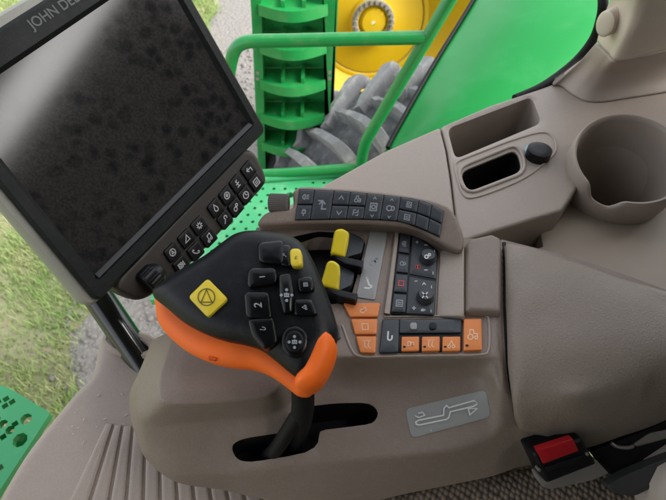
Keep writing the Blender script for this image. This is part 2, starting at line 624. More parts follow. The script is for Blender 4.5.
def symbol(S, quad, icon, mat, parent, h, rot=0, size=0.62, w=0.11, name='symbol'):
    """quad: pixel corners TL, TR, BR, BL; icon drawn in its middle, rotated rot quarter turns anticlockwise"""
    q = [np.asarray(p, float) for p in quad]
    wpx = (np.linalg.norm(q[1] - q[0]) + np.linalg.norm(q[2] - q[3])) / 2
    hpx = (np.linalg.norm(q[3] - q[0]) + np.linalg.norm(q[2] - q[1])) / 2
    s = min(wpx, hpx) * size
    mb = MB()
    polys = []
    if icon in ICON:
        for pl in ICON[icon]:
            polys.append(stroke2(pl, w))
    else:
        v, f = text2(icon)
        v = (v - (v.min(0) + v.max(0)) / 2) / (v.max(0)[1] - v.min(0)[1]) + 0.5
        polys.append((list(v), f))
    for v, f in polys:
        pts = []
        for x, y in v:
            x, y = x - .5, y - .5
            for _ in range(rot % 4):
                x, y = -y, x
            a, b = 0.5 + x * s / wpx, 0.5 - y * s / hpx
            p = (q[0] * (1 - a) + q[1] * a) * (1 - b) + (q[3] * (1 - a) + q[2] * a) * b
            pts.append(S.at(p[0], p[1], h))
        mb.add(pts, f)
    o = mb.build(name, mat, parent, None)
    return o


def tube(path, r, seg=12, r_end=None, cap=True):
    path = [np.asarray(p, float) for p in path]
    N = len(path)
    v, f = [], []
    prev = None
    for i in range(N):
        t = path[min(i + 1, N - 1)] - path[max(i - 1, 0)]
        t /= np.linalg.norm(t)
        if prev is None:
            a = np.array([0, 0, 1.0]) if abs(t[2]) < .9 else np.array([1.0, 0, 0])
        else:
            a = prev
        n = a - t * (a @ t)
        n /= np.linalg.norm(n)
        prev = n
        b = np.cross(t, n)
        rr = r if np.isscalar(r) and r_end is None else (r + (r_end - r) * i / (N - 1) if np.isscalar(r) else r[i])
        for k in range(seg):
            an = 2 * math.pi * k / seg
            v.append(path[i] + (n * math.cos(an) + b * math.sin(an)) * rr)
    for i in range(N - 1):
        for k in range(seg):
            l = (k + 1) % seg
            f.append((i * seg + k, i * seg + l, (i + 1) * seg + l, (i + 1) * seg + k))
    if cap:
        f.append(tuple(range(seg))[::-1])
        f.append(tuple((N - 1) * seg + k for k in range(seg)))
    return v, f


def prism(mb, top, depth_vec, m=0):
    """closed solid from a 3-D polygon and a vector"""
    N = len(top)
    top = [np.asarray(p, float) for p in top]
    v = top + [p + depth_vec for p in top]
    n = np.zeros(3)
    for i in range(N):
        n += np.cross(top[i], top[(i + 1) % N])
    flip = n @ np.asarray(depth_vec) > 0
    f = [tuple(range(N)), tuple(range(2 * N - 1, N - 1, -1))]
    f += [(i, N + i, N + (i + 1) % N, (i + 1) % N) for i in range(N)]
    if flip:
        f = [q[::-1] for q in f]
    mb.add(v, f, m)


def box(mb, c, sx, sy, sz, ux=(1, 0, 0), uy=(0, 1, 0), uz=(0, 0, 1), m=0):
    c = np.asarray(c, float)
    ux, uy, uz = (np.asarray(u, float) for u in (ux, uy, uz))
    top = [c + ux * a * sx / 2 + uy * b * sy / 2 + uz * sz / 2 for a, b in ((-1, -1), (1, -1), (1, 1), (-1, 1))]
    prism(mb, top, -uz * sz, m)


def poly_dist(p, poly):
    p = np.atleast_2d(p)
    a = np.asarray(poly)
    b = np.roll(a, -1, 0)
    ab = b - a
    L = np.maximum((ab ** 2).sum(1), 1e-18)
    t = np.clip(((p[:, None] - a[None]) * ab[None]).sum(2) / L, 0, 1)
    d = np.linalg.norm(p[:, None] - (a[None] + ab[None] * t[..., None]), axis=2)
    return d.min(1)


def inside(p, poly):
    p = np.atleast_2d(p)
    a = np.asarray(poly)
    b = np.roll(a, -1, 0)
    y = p[:, 1][:, None]
    c = (a[None, :, 1] > y) != (b[None, :, 1] > y)
    dy = np.where(np.abs(b[:, 1] - a[:, 1]) < 1e-15, 1e-15, b[:, 1] - a[:, 1])
    xi = a[None, :, 0] + (y - a[None, :, 1]) / dy[None] * (b - a)[None, :, 0]
    return (c & (p[:, 0][:, None] < xi)).sum(1) % 2 == 1


def resample(poly, s):
    out = []
    N = len(poly)
    for i in range(N):
        a, b = np.asarray(poly[i]), np.asarray(poly[(i + 1) % N])
        n = max(1, int(np.linalg.norm(b - a) / s))
        for k in range(n):
            out.append(a + (b - a) * k / n)
    return out


def sheet2(outline, holes, s, D, pts_in=None, row_len=0):
    """triangulated 2-D region with rings near its rim; returns verts, faces, loops (outer first)"""
    outline = [np.asarray(p, float) for p in outline]
    ar = sum(outline[i][0] * outline[(i + 1) % len(outline)][1] - outline[(i + 1) % len(outline)][0] * outline[i][1] for i in range(len(outline)))
    if ar < 0:
        outline = outline[::-1]
    loops = [resample(outline, s)]
    for h in holes:
        loops.append(resample([np.asarray(p, float) for p in h], s))
    pts = [p for l in loops for p in l]
    lo, hi = np.min(outline, 0), np.max(outline, 0)
    nx, ny = int((hi[0] - lo[0]) / s) + 1, int((hi[1] - lo[1]) / (s * .866)) + 1
    g = np.array([(lo[0] + (i + (j % 2) * .5) * s, lo[1] + j * s * .866) for i in range(nx) for j in range(ny)])
    gid = None
    if pts_in is not None:
        g = np.array(pts_in)
        gid = np.arange(len(g))
    m_ = inside(g, outline)
    g = g[m_]
    gid = gid[m_] if gid is not None else None
    d = poly_dist(g, loops[0])
    dmin = max(D, s * 0.6) if D > 0 else s * 0.5
    if pts_in is not None:
        dmin = 2e-4
    m_ = d > dmin + s * 0.3 * (D > 0)
    g = g[m_]
    gid = gid[m_] if gid is not None else None
    for l in loops[1:]:
        m_ = (~inside(g, l)) & (poly_dist(g, l) > s * .45)
        g = g[m_]
        gid = gid[m_] if gid is not None else None
    extra = []
    if D > 0:
        for k in (0.06, 0.2, 0.45, 0.75, 1.0):
            r = inset2(loops[0], D * k)
            r = r[inside(r, outline)]
            if len(r):
                r = r[poly_dist(r, loops[0]) > D * k * 0.93]
            extra.append(r)
    allp = pts + list(g) + [q for r in extra for q in r]
    edges = []
    k = 0
    for l in loops:
        edges += [(k + i, k + (i + 1) % len(l)) for i in range(len(l))]
        k += len(l)
    if row_len:
        pos = {int(q): k + n_ for n_, q in enumerate(gid)}
        for q in gid:
            q = int(q)
            if q + row_len in pos:
                a_, b_ = allp[pos[q]], allp[pos[q + row_len]]
                if all(not inside((a_ + b_) / 2, l)[0] for l in loops[1:]):
                    edges.append((pos[q], pos[q + row_len]))
    vo, eo, fo, ov, oe, of = delaunay_2d_cdt([Vector(p) for p in allp], edges, [], 1, 1e-7)
    v = np.array([tuple(q) for q in vo])
    fo = [f for f in fo]
    cen = np.array([np.mean(v[list(f)], 0) for f in fo])
    keep = np.ones(len(fo), bool)
    for l in loops[1:]:
        keep &= ~inside(cen, l)
    fo = [f for f, q in zip(fo, keep) if q]
    # map loops
    orig = {}
    for i, o_ in enumerate(ov):
        for q in o_:
            orig[q] = i
    lidx = []
    k = 0
    for l in loops:
        lidx.append([orig.get(k + i, None) for i in range(len(l))])
        k += len(l)
    lidx = [[i for i in l if i is not None] for l in lidx]
    return v, fo, lidx, loops[0]


def pillow(name, S, px, Hh, D, depth, mat, parent, s=0.004, hfun=None, holes=(), hole_depth=0.02, floor=None, flare=0.0):
    """rounded slab whose pixel outline lies on plane S: top at height Hh with edge radius D, sides going depth below S"""
    out2 = [S.uv(S.at(x, y)) for x, y in px]
    hol2 = [[S.uv(S.at(x, y, Hh)) for x, y in h] for h in holes]
    v, f, loops, rim = sheet2(out2, hol2, s, D)
    d = poly_dist(v, rim)
    t = np.clip(d / D, 0, 1)
    h = Hh * np.sqrt(np.maximum(0, 1 - (1 - t) ** 2))
    if hfun is not None:
        h = h + hfun(v, t)
    P3 = [S.xyz(q, hh) for q, hh in zip(v, h)]
    F_ = list(f)
    l = loops[0]
    k = len(P3)
    cen = np.mean([v[i] for i in l], 0)
    for i in l:
        q = v[i] + (cen - v[i]) * flare
        P3.append(S.xyz(q, (h[i] if hfun is not None else 0) - depth))
    N = len(l)
    for i in range(N):
        j = (i + 1) % N
        F_.append((l[i], k + i, k + j, l[j]))
    F_.append(tuple(k + i for i in range(N))[::-1])
    o = obj(name, P3, F_, mat, parent, 50)
    return o


# ------------------------------------------------------------------ world, sun, camera
SUN_EL, SUN_AZ = 43.0, 103.0        # azimuth from +Y towards +X
w = bpy.data.worlds.new('World')
SC.world = w
w.use_nodes = True
bg = w.node_tree.nodes['Background']
sky = w.node_tree.nodes.new('ShaderNodeTexSky')
sky.sky_type = 'NISHITA'
sky.sun_disc = False
sky.sun_elevation = math.radians(SUN_EL)
sky.sun_rotation = math.radians(SUN_AZ)
sky.air_density = 1.0
sky.dust_density = 3.0
sky.ozone_density = 0.6
hs = w.node_tree.nodes.new('ShaderNodeHueSaturation')      # thin cloud: paler than a clear sky
hs.inputs['Saturation'].default_value = 0.25
w.node_tree.links.new(sky.outputs['Color'], hs.inputs['Color'])
w.node_tree.links.new(hs.outputs['Color'], bg.inputs['Color'])
bg.inputs['Strength'].default_value = 0.15
sl = bpy.data.lights.new('sun', 'SUN')
sl.energy = 0.85
sl.angle = math.radians(30)
sl.color = (1.0, 0.99, 0.975)
so = bpy.data.objects.new('sun', sl)
COL.objects.link(so)
e, a = math.radians(SUN_EL), math.radians(SUN_AZ)
sd = Vector((math.sin(a) * math.cos(e), math.cos(a) * math.cos(e), math.sin(e)))
so.rotation_euler = sd.to_track_quat('Z', 'Y').to_euler()
so.location = (0, 0, 5)

cd = bpy.data.cameras.new('camera')
cd.sensor_width = 36
cd.lens = 18 / math.tan(math.radians(HFOV / 2))
cd.clip_start = 0.02
cd.clip_end = 1000
cd.dof.use_dof = True
cd.dof.focus_distance = 0.52
cd.dof.aperture_fstop = 13
co = bpy.data.objects.new('camera', cd)
COL.objects.link(co)
co.matrix_world = Matrix(((RT[0], UP[0], -FW[0], CAM[0]), (RT[1], UP[1], -FW[1], CAM[1]), (RT[2], UP[2], -FW[2], CAM[2]), (0, 0, 0, 1)))
SC.camera = co
SC.view_settings.view_transform = 'Standard'
SC.view_settings.look = 'None'
SC.view_settings.exposure = 1.85
SC.view_settings.gamma = 1

# ------------------------------------------------------------------ ground
GZ = -1.9
mb = MB()
mb.add([(-150, -150, GZ), (150, -150, GZ), (150, 150, GZ), (-150, 150, GZ)], [(0, 1, 2, 3)])
tag(mb.build('ground', GROUND), kind='structure')


def path_edge(y):       # gravel strip runs along Y beside the tractor
    return 0.10 * math.sin(y * 3.1) + 0.06 * math.sin(y * 7.7 + 1)


gA, gB = P(40, 420, GZ), P(150, 330, GZ)
gx0, gx1 = gA[0] + 0.15, gB[0] + 0.9
ys = np.linspace(-1.0, 12, 90)
v, f = [], []
for i, y in enumerate(ys):
    v += [(gx0 + path_edge(y), y, GZ + 0.004), (gx1 + path_edge(y + 3), y, GZ + 0.004)]
for i in range(len(ys) - 1):
    f.append((2 * i, 2 * i + 1, 2 * i + 3, 2 * i + 2))
tag(obj('gravel_path', v, f, GRAVEL), kind='structure')

# loose stones on the gravel and grass tufts: uncountable
mb = MB()
ico = bmesh.new()
bmesh.ops.create_icosphere(ico, subdivisions=1, radius=1)
icv = np.array([q.co[:] for q in ico.verts])
icf = [tuple(q.index for q in p.verts) for p in ico.faces]
ico.free()
for _ in range(2600):
    y = rng.uniform(0.2, 4.2)
    x = rng.uniform(gx0 - .12, gx1 + .05) + path_edge(y)
    s = rng.uniform(.006, .02)
    mb.add(icv * (s * rng.uniform(.7, 1.2, 3)) * rng.uniform(.85, 1.15, icv.shape) + [x, y, GZ + s * .3], icf)
tag(mb.build('gravel', GRAVEL, smooth=None), 'pale loose gravel beside the grass', 'gravel', kind='stuff')

V, Fc = [], []
cl = rng.uniform(0, 1, (900, 2))
nb = 0
while nb < 120000:
    y = rng.uniform(0.15, 7.0)
    x = rng.uniform(-3.6, gx0 + .25)
    d = x - gx0 - path_edge(y)
    if d > 0 and rng.uniform() < min(1, .55 + d * 6):
        continue
    if math.sin(x * 9 + 2 * math.sin(y * 5)) + math.sin(y * 11 + x * 3) < rng.uniform(-2.4, -.2):
        continue
    hgt = rng.uniform(.015, .055) * (1.3 if rng.uniform() < .1 else 1)
    an = rng.uniform(0, 6.283)
    wd = rng.uniform(.0012, .0032)
    le = rng.uniform(.2, 1.1) * hgt
    dx, dy = math.cos(an), math.sin(an)
    k = len(V)
    V += [(x - dy * wd, y + dx * wd, GZ), (x + dy * wd, y - dx * wd, GZ), (x + dx * le * .4 + dy * wd * .7, y + dy * le * .4 - dx * wd * .7, GZ + hgt * .7), (x + dx * le * .4 - dy * wd * .7, y + dy * le * .4 + dx * wd * .7, GZ + hgt * .7), (x + dx * le, y + dy * le, GZ + hgt)]
    Fc += [(k, k + 1, k + 2, k + 3), (k + 3, k + 2, k + 4)]
    nb += 1
tag(obj('grass', V, Fc, BLADE, smooth=None), 'patchy green and straw coloured grass below the cab', 'grass', kind='stuff')

# ------------------------------------------------------------------ armrest console
con = thing('armrest_console', 'brown plastic armrest console crowded with slate, orange and yellow controls', 'control console', (0.05, 0.30, -0.30))
# columns run from the far left, round the nose and along the front to the right; rows: far edge, flat top, top edge, (hollow), shoulder, fold, foot
COLS = [
    [(212, 312, 0), (205, 320, 0), (176, 330, -.004), None, (160, 336, -.018), (156, 338, -.022), (152, 341, -.030)],
    [(222, 302, 0), (190, 340, 0), (168, 352, -.002), None, (147, 362, -.022), (143, 366, -.030), (139, 372, -.040)],
    [(232, 294, 0), (181, 362, 0), (161, 374, -.0025), None, (138, 382, -.026), (134, 386, -.034), (130, 393, -.045)],
    [(238, 285, 0), (178, 380, 0), (159, 390, -.003), None, (135.5, 402, -.029), (132.5, 410, -.042), (130.5, 415, -.054)],
    [(243, 275, 0), (181, 389, 0), (161.5, 399, -.0035), None, (138, 416, -.031), (138, 432, -.052), (137, 440, -.066)],
    [(246, 265, 0), (188, 392, 0), (169, 403, -.004), None, (148, 423, -.032), (149, 455, -.066), (148, 461, -.077)],
    [(249, 256, 0), (200, 392, 0), (187, 404, -.004), None, (176, 424.3, -.032), (176, 473, -.075), (176, 482, -.087)],
    [(252, 248, 0), (220, 390, 0), (216, 402.5, -.004), None, (214, 421.5, -.032), (220, 474.5, -.073), (222, 490, -.094)],
    [(254, 240, 0), (248, 387, -.001), (250, 399.5, -.005), None, (250, 418, -.031), (262, 470, -.064), (262, 499, -.098)],
    [(256, 233, 0), (264, 382, -.001), (271, 394, -.005), None, (278, 411, -.031), (296, 466, -.060), (300, 505, -.100)],
    [(258, 228, 0), (272, 368, -.001), (284, 380, -.005), None, (294, 400, -.031), (325, 463, -.056), (332, 507, -.100)],
    [(280, 225, 0), (284, 354, 0), (292, 366, -.003), (302, 381, -.019), (312, 394, -.032), (348, 461, -.055), (362, 504, -.100)],
    [(310, 222, 0), (308, 348, 0), (310, 357.5, -.001), (322, 376, -.023), (334, 391, -.033), (372, 459, -.054), (388, 498, -.098)],
    [(345, 222, 0), (345, 353, 0), (345, 357.5, -.0005), (352, 375, -.026), (362, 389, -.035), (398, 457, -.054), (410, 493, -.097)],
    [(398, 226, 0), (395, 353, 0), (395, 358, -.0005), (397, 376, -.029), (402, 389, -.036), (428, 454, -.055), (440, 487, -.095)],
    [(440, 236, 0), (440, 353, 0), (440, 358, -.0005), (441, 371, -.024), (442, 383, -.033), (462, 448, -.055), (470, 481, -.094)],
    [(478, 239, 0), (478, 352, 0), (480, 357.5, -.0005), (479, 367, -.012), (478, 377, -.024), (488, 438, -.052), (496, 475, -.092)],
    [(499, 240, .001), (496, 347, .001), (498, 356, .000), None, (502, 390, -.014), (508, 425, -.042), (529, 463, -.090)],
    [(512, 242, -.004), (512, 346, -.004), (514, 360, -.008), None, (524, 400, -.028), (540, 436, -.058), (560, 456, -.089)],
    [(600, 266, -.006), (600, 342, -.008), (600, 360, -.016), None, (600, 400, -.055), (600, 424, -.082), (600, 443, -.107)],
    [(720, 310, -.010), (720, 335, -.012), (720, 348, -.022), None, (720, 375, -.062), (720, 386, -.085), (720, 396, -.105)]]
for c_ in COLS:
    if c_[3] is None:
        c_[3] = tuple((np.array(c_[2]) * .5 + np.array(c_[4]) * .5))
NSUB = 7
ROWS = [catmull([np.array(c_[k], float) for c_ in COLS], NSUB) for k in range(7)]
RAD = [0, .006, .0024, .012, .004, .0045, 0]
GRID = []
for k in range(len(ROWS[0])):
    q = [P(*ROWS[r_][k]) for r_ in range(7)]
    line = [q[0] + (q[1] - q[0]) * t_ for t_ in np.linspace(0, 1, 16)[:-1]]
    for r_ in range(1, 6):
        a_, b_, c_ = q[r_ - 1], q[r_], q[r_ + 1]
        la, lc = np.linalg.norm(a_ - b_), np.linalg.norm(c_ - b_)
        p_, n_ = b_ + (a_ - b_) / la * min(RAD[r_], .47 * la), b_ + (c_ - b_) / lc * min(RAD[r_], .47 * lc)
        for t_ in np.linspace(0, 1, 6):
            line.append((1 - t_) ** 2 * p_ + 2 * t_ * (1 - t_) * b_ + t_ * t_ * n_)
        if r_ >= 3:
            nx_ = c_ + (b_ - c_) / lc * min(RAD[r_ + 1] if r_ < 5 else 0, .47 * lc)
            for t_ in (.2, .4, .6, .8):
                line.append(n_ * (1 - t_) + nx_ * t_)
    line.append(q[6])
    GRID.append(line)
NR = len(GRID[0])
GV = [p for l_ in GRID for p in l_]
GF = [(i * NR + k, i * NR + k + 1, (i + 1) * NR + k + 1, (i + 1) * NR + k) for i in range(len(GRID) - 1) for k in range(NR - 1)]
from mathutils.bvhtree import BVHTree
BVH = BVHTree.FromPolygons([Vector(p) for p in GV], GF)


class Loft(TPS):
    def __init__(s):
        pass

    def z(s, xy):
        xy = np.atleast_2d(xy)
        out = []
        for x, y in xy:
            h = BVH.ray_cast(Vector((x, y, 1)), Vector((0, 0, -1)))
            if h[0] is None:
                h = BVH.find_nearest(Vector((x, y, -.03)))
            out.append(h[0].z)
        return np.array(out)


BODY = Loft()
GATE = [(233, 452), (232, 446), (236, 441), (248, 437), (280, 432), (289, 430), (291, 421), (294, 412), (302, 407), (330, 403), (362, 402), (373, 405), (378, 412), (375, 420), (366, 424), (335, 428), (320, 431), (318, 442), (305, 452), (262, 460), (245, 461), (237, 458)]
LEVHOLE = [(290, 236), (318, 230), (352, 232), (366, 240), (362, 258), (350, 300), (330, 304), (318, 292), (312, 270), (300, 255)]
PANEL = Plane(P(400, 330, 0.0004), P(450, 330, 0.0004), P(400, 300, 0.0004))


def onbody2(px):
    return [BODY.at(x, y)[:2] for x, y in px]


out2 = [l_[-1][:2] for l_ in GRID] + [p[:2] for p in GRID[-1][-2:0:-1]] + [l_[0][:2] for l_ in GRID[::-1]] + [p[:2] for p in GRID[0][1:-1]]
gate2 = onbody2(catmull([np.array(p, float) for p in GATE], 2, True))
lev2 = onbody2(round_poly(LEVHOLE, 5, 3))
v, f, loops, rim = sheet2(out2, [gate2, lev2], 0.003, 0, pts_in=[p[:2] for l_ in GRID[1:-1] for p in l_[1:-1]], row_len=NR - 2)
z = BODY.z(v)
for l in loops[1:]:
    dh = poly_dist(v, [v[i] for i in l])
    z = z - 0.0015 * (1 - np.clip(dh / .003, 0, 1)) ** 2
V = [np.array([a[0], a[1], b]) for a, b in zip(v, z)]
Fc = list(f)
l = loops[0]
inn = inset2([v[i] for i in l], 0.03)
k = len(V)
for q, i in zip(inn, l):
    V.append(np.array([q[0], q[1], V[i][2] - .03]))
for i in range(len(l)):
    j = (i + 1) % len(l)
    Fc.append((l[i], k + i, k + j, l[j]))
for l, dep in zip(loops[1:], (0.045, 0.028)):
    l2 = l
    ar = sum(v[l2[i]][0] * v[l2[(i + 1) % len(l2)]][1] - v[l2[(i + 1) % len(l2)]][0] * v[l2[i]][1] for i in range(len(l2)))
    k = len(V)
    for i in l2:
        V.append(V[i] + np.array([0, 0, -.0012]))
    for i in range(len(l2)):
        j = (i + 1) % len(l2)
        q = (l2[i], l2[j], k + j, k + i)
        Fc.append(q if ar < 0 else q[::-1])
body = obj('body', V, Fc, BROWN, con, 50)


def well(name, l2, zt, dep, mat):
    """the dark pocket below an opening"""
    ar = sum(l2[i][0] * l2[(i + 1) % len(l2)][1] - l2[(i + 1) % len(l2)][0] * l2[i][1] for i in range(len(l2)))
    l2 = inset2(l2, -0.0008)
    zz = [float(BODY.z(p)[0]) - .0025 for p in l2]
    N = len(l2)
    V = [np.array([p[0], p[1], q]) for p, q in zip(l2, zz)] + [np.array([p[0], p[1], zt - dep]) for p in l2]
    Fc = [(i, (i + 1) % N, N + (i + 1) % N, N + i) for i in range(N)] + [tuple(range(2 * N - 1, N - 1, -1))]
    if ar > 0:
        Fc = [q[::-1] for q in Fc]
    return obj(name, V, Fc, mat, con, 40)


well('lever_slot', gate2, -.03, .05, RUBBER)
well('lever_pocket', lev2, 0, .022, BLACK)
mb = MB()
box(mb, (0.09, 0.24, -.26), .30, .12, .20)
mb.build('pedestal', BROWN2, con)

# armrest pad
def ctl(pts, n=3):
    return [tuple(p) for p in catmull(pts, n)]


# dark strip standing in for the shadowed gap beside the pad
gk = catmull([np.array(p, float) for p in [(504, 242), (504.6, 300), (507.5, 360), (512, 392), (518, 414), (527, 427), (535, 432)]], 6)
mb = MB()
lft = [p - [1.2 * (1 - .75 * k / len(gk)), 0] for k, p in enumerate(gk)]
rgt = [p + [1.9 * (1 - .8 * k / len(gk)), 0] for k, p in enumerate(gk)]
plate(mb, BODY, lft + rgt[::-1], .0016, bev_px=.3, bev=.0003)
mb.build('pad_gap_strip', RUBBER, con)
# raised block left of the pad, and a keypad ramp whose lit face is put into paler plastic
BK = plane_px((464, 300, 0), (490, 300, 0), (480, 260, 0))
pillow('side_block', BK, round_poly([(463.5, 250), (468, 243), (490, 238), (500.5, 243), (500.5, 300), (500, 318), (463, 316.5)], 3), .009, .005, .004, BROWN, con, s=.003)
pillow('side_ramp', plane_px((440, 316, .0005), (464, 316, .007), (440, 260, .0005)), [(440, 252), (464, 243), (464, 317), (436, 317)], .0015, .0015, .01, SILL, con, s=.004)

PO = [(505.5, 243, .008), (514, 241.5, .009), (560, 254, .010), (620, 275, .010), (710, 307, .010), (710, 400, -.062), (657, 423, -.066), (600, 443, -.069), (575, 447, -.067), (553, 440, -.056), (532, 429, -.034), (522, 420, -.022), (515, 400, -.007), (509.5, 360, .004), (507, 300, .008)]
PI = ctl([(513, 262, .0125), (514, 300, .0125), (517, 350, .009), (522, 384, .001), (530, 408, -.012)], 4) + ctl([(524, 258, .0145), (570, 270, .0155), (620, 287, .0155), (700, 314, .0155)], 3) + ctl([(530, 310, .0165), (570, 318, .0185), (620, 326, .0185), (700, 338, .0175)], 3) \
    + ctl([(535, 355, .012), (570, 357, .0145), (620, 355, .0145), (700, 350, .014)], 3) + ctl([(538, 385, .003), (570, 386, .006), (620, 378, .006), (700, 362, .006)], 3) + ctl([(545, 408, -.010), (575, 406, -.005), (620, 395, -.005), (700, 374, -.006)], 3) + ctl([(556, 428, -.034), (590, 425, -.034), (640, 410, -.034), (700, 388, -.034)], 3)
PAD = TPS(PO + PI, 3e-4)
out2 = [P(*c)[:2] for c in catmull(PO[:5], 4)] + [P(*c)[:2] for c in catmull(PO[5:] + PO[:1], 4)[:-1]]
v, f, loops, rim = sheet2(out2, [], 0.0035, 0.010)
z = PAD.z(v)
t = np.clip(poly_dist(v, rim) / .010, 0, 1)
z = z - 0.006 * (1 - np.sqrt(np.maximum(0, 1 - (1 - t) ** 2)))
V = [np.array([a[0], a[1], b]) for a, b in zip(v, z)]
Fc = list(f)
l = loops[0]
k = len(V)
for q, i in zip(inset2([v[i] for i in l], .004), l):
    V.append(np.array([q[0], q[1], V[i][2] - .014]))
for i in range(len(l)):
    j = (i + 1) % len(l)
    Fc.append((l[i], k + i, k + j, l[j]))
obj('armrest_pad', V, Fc, PADM, con, 60)

# raised button bridge
BR = plane_px((300, 215, .020), (440, 230, .020), (370, 195, .032))
bo = catmull([(258, 225), (266, 214), (280, 211), (293, 208), (296, 189), (330, 188.5), (370, 191.5), (410, 196.5), (440, 203.5), (453, 213), (462, 232), (463.5, 248), (459, 253), (450, 250), (436, 242), (418, 232), (395, 227), (350, 224.5), (300, 224.5), (270, 226)], 4, True)
bridge = pillow('button_bridge', BR, bo, .004, .004, .030, BROWN, con, s=.003)
wheel = MB()
c = BR.at(279, 203, 0.0)
ax = BR.at(295, 204, 0) - BR.at(265, 203, 0)
ax /= np.linalg.norm(ax)
ay = BR.n
az = np.cross(ax, ay)
ring = []
for s_ in (-.0105, -.0095, .0095, .0105):
    rr = .0085 if abs(s_) > .01 else .0095
    for k in range(60):
        an = 2 * math.pi * k / 60
        r2 = rr * (1.06 if k % 2 else .97)
        ring.append(c + ax * s_ + (ay * math.cos(an) + az * math.sin(an)) * r2)
fs = [(r_ * 60 + k, r_ * 60 + (k + 1) % 60, (r_ + 1) * 60 + (k + 1) % 60, (r_ + 1) * 60 + k) for r_ in range(3) for k in range(60)]
fs += [tuple(range(60))[::-1], tuple(range(180, 240))]
wheel.add(ring, fs)
wheel.build('thumb_wheel', pbr('grey knurled rubber', (0.12, 0.11, 0.10), 0.6, 0, var=0.05), con, 25)

ST = catmull([(299.5, 189.6), (338, 191.2), (374, 194.5), (415, 199.5), (432, 205), (444, 211.5)], 8)
SB = catmull([(295, 219.6), (328, 219), (362, 218.8), (396, 220.6), (412.5, 224.5), (440, 236.5)], 8)


def along(c, t):
    L = np.concatenate([[0], np.cumsum(np.linalg.norm(np.diff(np.array(c), axis=0), axis=1))])
    t = t * L[-1]
    i = min(np.searchsorted(L, t, 'right') - 1, len(L) - 2)
    k = (t - L[i]) / (L[i + 1] - L[i])
    return c[i] * (1 - k) + c[i + 1] * k


def strip(u, vv):
    return along(ST, u) * (1 - vv) + along(SB, u) * vv


mb = MB()
plate(mb, BR, [strip(u, 0) + [0, -0.6] for u in np.linspace(0, 1, 14)] + [strip(u, 1) + [0, .6] for u in np.linspace(1, 0, 14)], .0052, bev=.0003, bev_px=.3)
mb.build('button_bed', BLACK, con)
us = [30, 92, 172, 240, 308, 378, 448, 524, 580, 636]
icons = [('lamp', 'plug'), ('bigauto',), ('up', 'down'), ('tractor', 'gearpair'), ('boxcar',), ('loop',), ('boxcar', 'menu'), (None, None), (None, None)]
for i, ic in enumerate(icons):
    u0, u1 = (us[i] - 30) / 606 + .002, (us[i + 1] - 30) / 606 - .002
    n = len(ic)
    for j in range(n):
        v0, v1 = j / n + (.025 if j else 0), (j + 1) / n - (.025 if j < n - 1 else 0)
        um = (u0 + u1) / 2
        q = [strip(u0, v0), strip(u1, v0), strip(u1, v1), strip(u0, v1)]
        b = button('button', BR, q, .0068, DARKB, con, 1.4, ic[j], GREYP, bev_px=.7, isz=.55, embed=.001, iw=.13)
        if n == 1 and i in (4, 5):
            for nm, va, vb in (('up', .0, .3), ('down', .7, 1)):
                symbol(BR, [strip(u0, va), strip(u1, va), strip(u1, vb), strip(u0, vb)], nm, GREYP, b, .0071, 0, .6, .2)

# grey sticker panel, rib, keypad
mb = MB()
lab = [(370, 231), (388, 230.5), (375, 300), (356, 297)]
plate(mb, BODY, round_poly(lab, 2.5), .0012, bev_px=.5, bev=.0004)
o = mb.build('label_panel', GREYL, con)
symbol(BODY, [(368, 252), (383, 252), (381, 270), (364, 270)], 'rabbit', GREYP, o, .0015, 0, .6, .14)
symbol(BODY, [(362, 274), (378, 274), (375, 293), (359, 293)], 'pedal', WHITE, o, .0015, 0, .75, .15)
mb = MB()
plate(mb, BODY, [(395.5, 230), (399.5, 231), (390, 314), (384, 313)], .004, bev_px=1, bev=.002)
mb.build('divider_rib', SILL, con)
mb = MB()
kp = [(399.5, 232), (420, 237), (438.5, 251), (436, 284), (434.6, 316), (390.5, 314)]
plate(mb, BODY, round_poly(kp, 3), .003, bev_px=.8, bev=.0008)
keypad = mb.build('keypad', BLACK, con)


def kq(u0, v0, u1, v1):
    L0, L1, M0, M1 = np.array([400.5, 233.]), np.array([391.5, 313.]), np.array([410.5, 235.]), np.array([405.5, 313.5])
    f_ = lambda u, q: (L0 * (1 - q) + L1 * q) * (1 - u) + (M0 * (1 - q) + M1 * q) * u
    return [f_(u0, v0), f_(u1, v0), f_(u1, v1), f_(u0, v1)]


for j, (ic, mt) in enumerate((('swirl', GREYP), ('loop', GREYP), ('box', REDP), ('menu', GREYP))):
    button('button', BODY, kq(0, j / 4 + .01, 1, j / 4 + .235), .0045, DARKB, con, 1.3, ic, mt, bev_px=.6, isz=.55, iw=.15, embed=.0005)
for q, ics in (([(412.5, 236), (420.5, 239), (437, 252), (436, 279), (409.5, 274)], [('plus', (417, 242), 4), ('hyph', (426, 245), 5), ('dash', (434.5, 251), 4), ('hyph', (426, 270), 5), ('dash', (433, 273), 4)]),
               ([(409, 276.5), (435.8, 281.5), (434, 314.5), (406.5, 313.5)], [('plus', (414, 308), 5), ('hyph', (416, 281), 4), ('up', (424, 284), 5), ('dash', (431.5, 287), 4), ('turtle', (423, 310), 5), ('dash', (431, 311), 4)])):
    mb = MB()
    plate(mb, BODY, round_poly(q, 1.5), .0038, bev_px=.5, bev=.0006, embed=.0002)
    o = mb.build('dial_panel', DARKB, con)
    for nm, (x, y), s_ in ics:
        symbol(BODY, [(x - s_ / 2, y - s_ / 2), (x + s_ / 2, y - s_ / 2), (x + s_ / 2, y + s_ / 2), (x - s_ / 2, y + s_ / 2)], nm, WHITE, o, .0041, 0, .9, .2)
    if ics[0][1][1] < 260:
        symbol(BODY, [(415.5, 264.5), (420, 264.5), (420, 269), (415.5, 269)], 'park', REDP, o, .0041, 0, .8, .5)


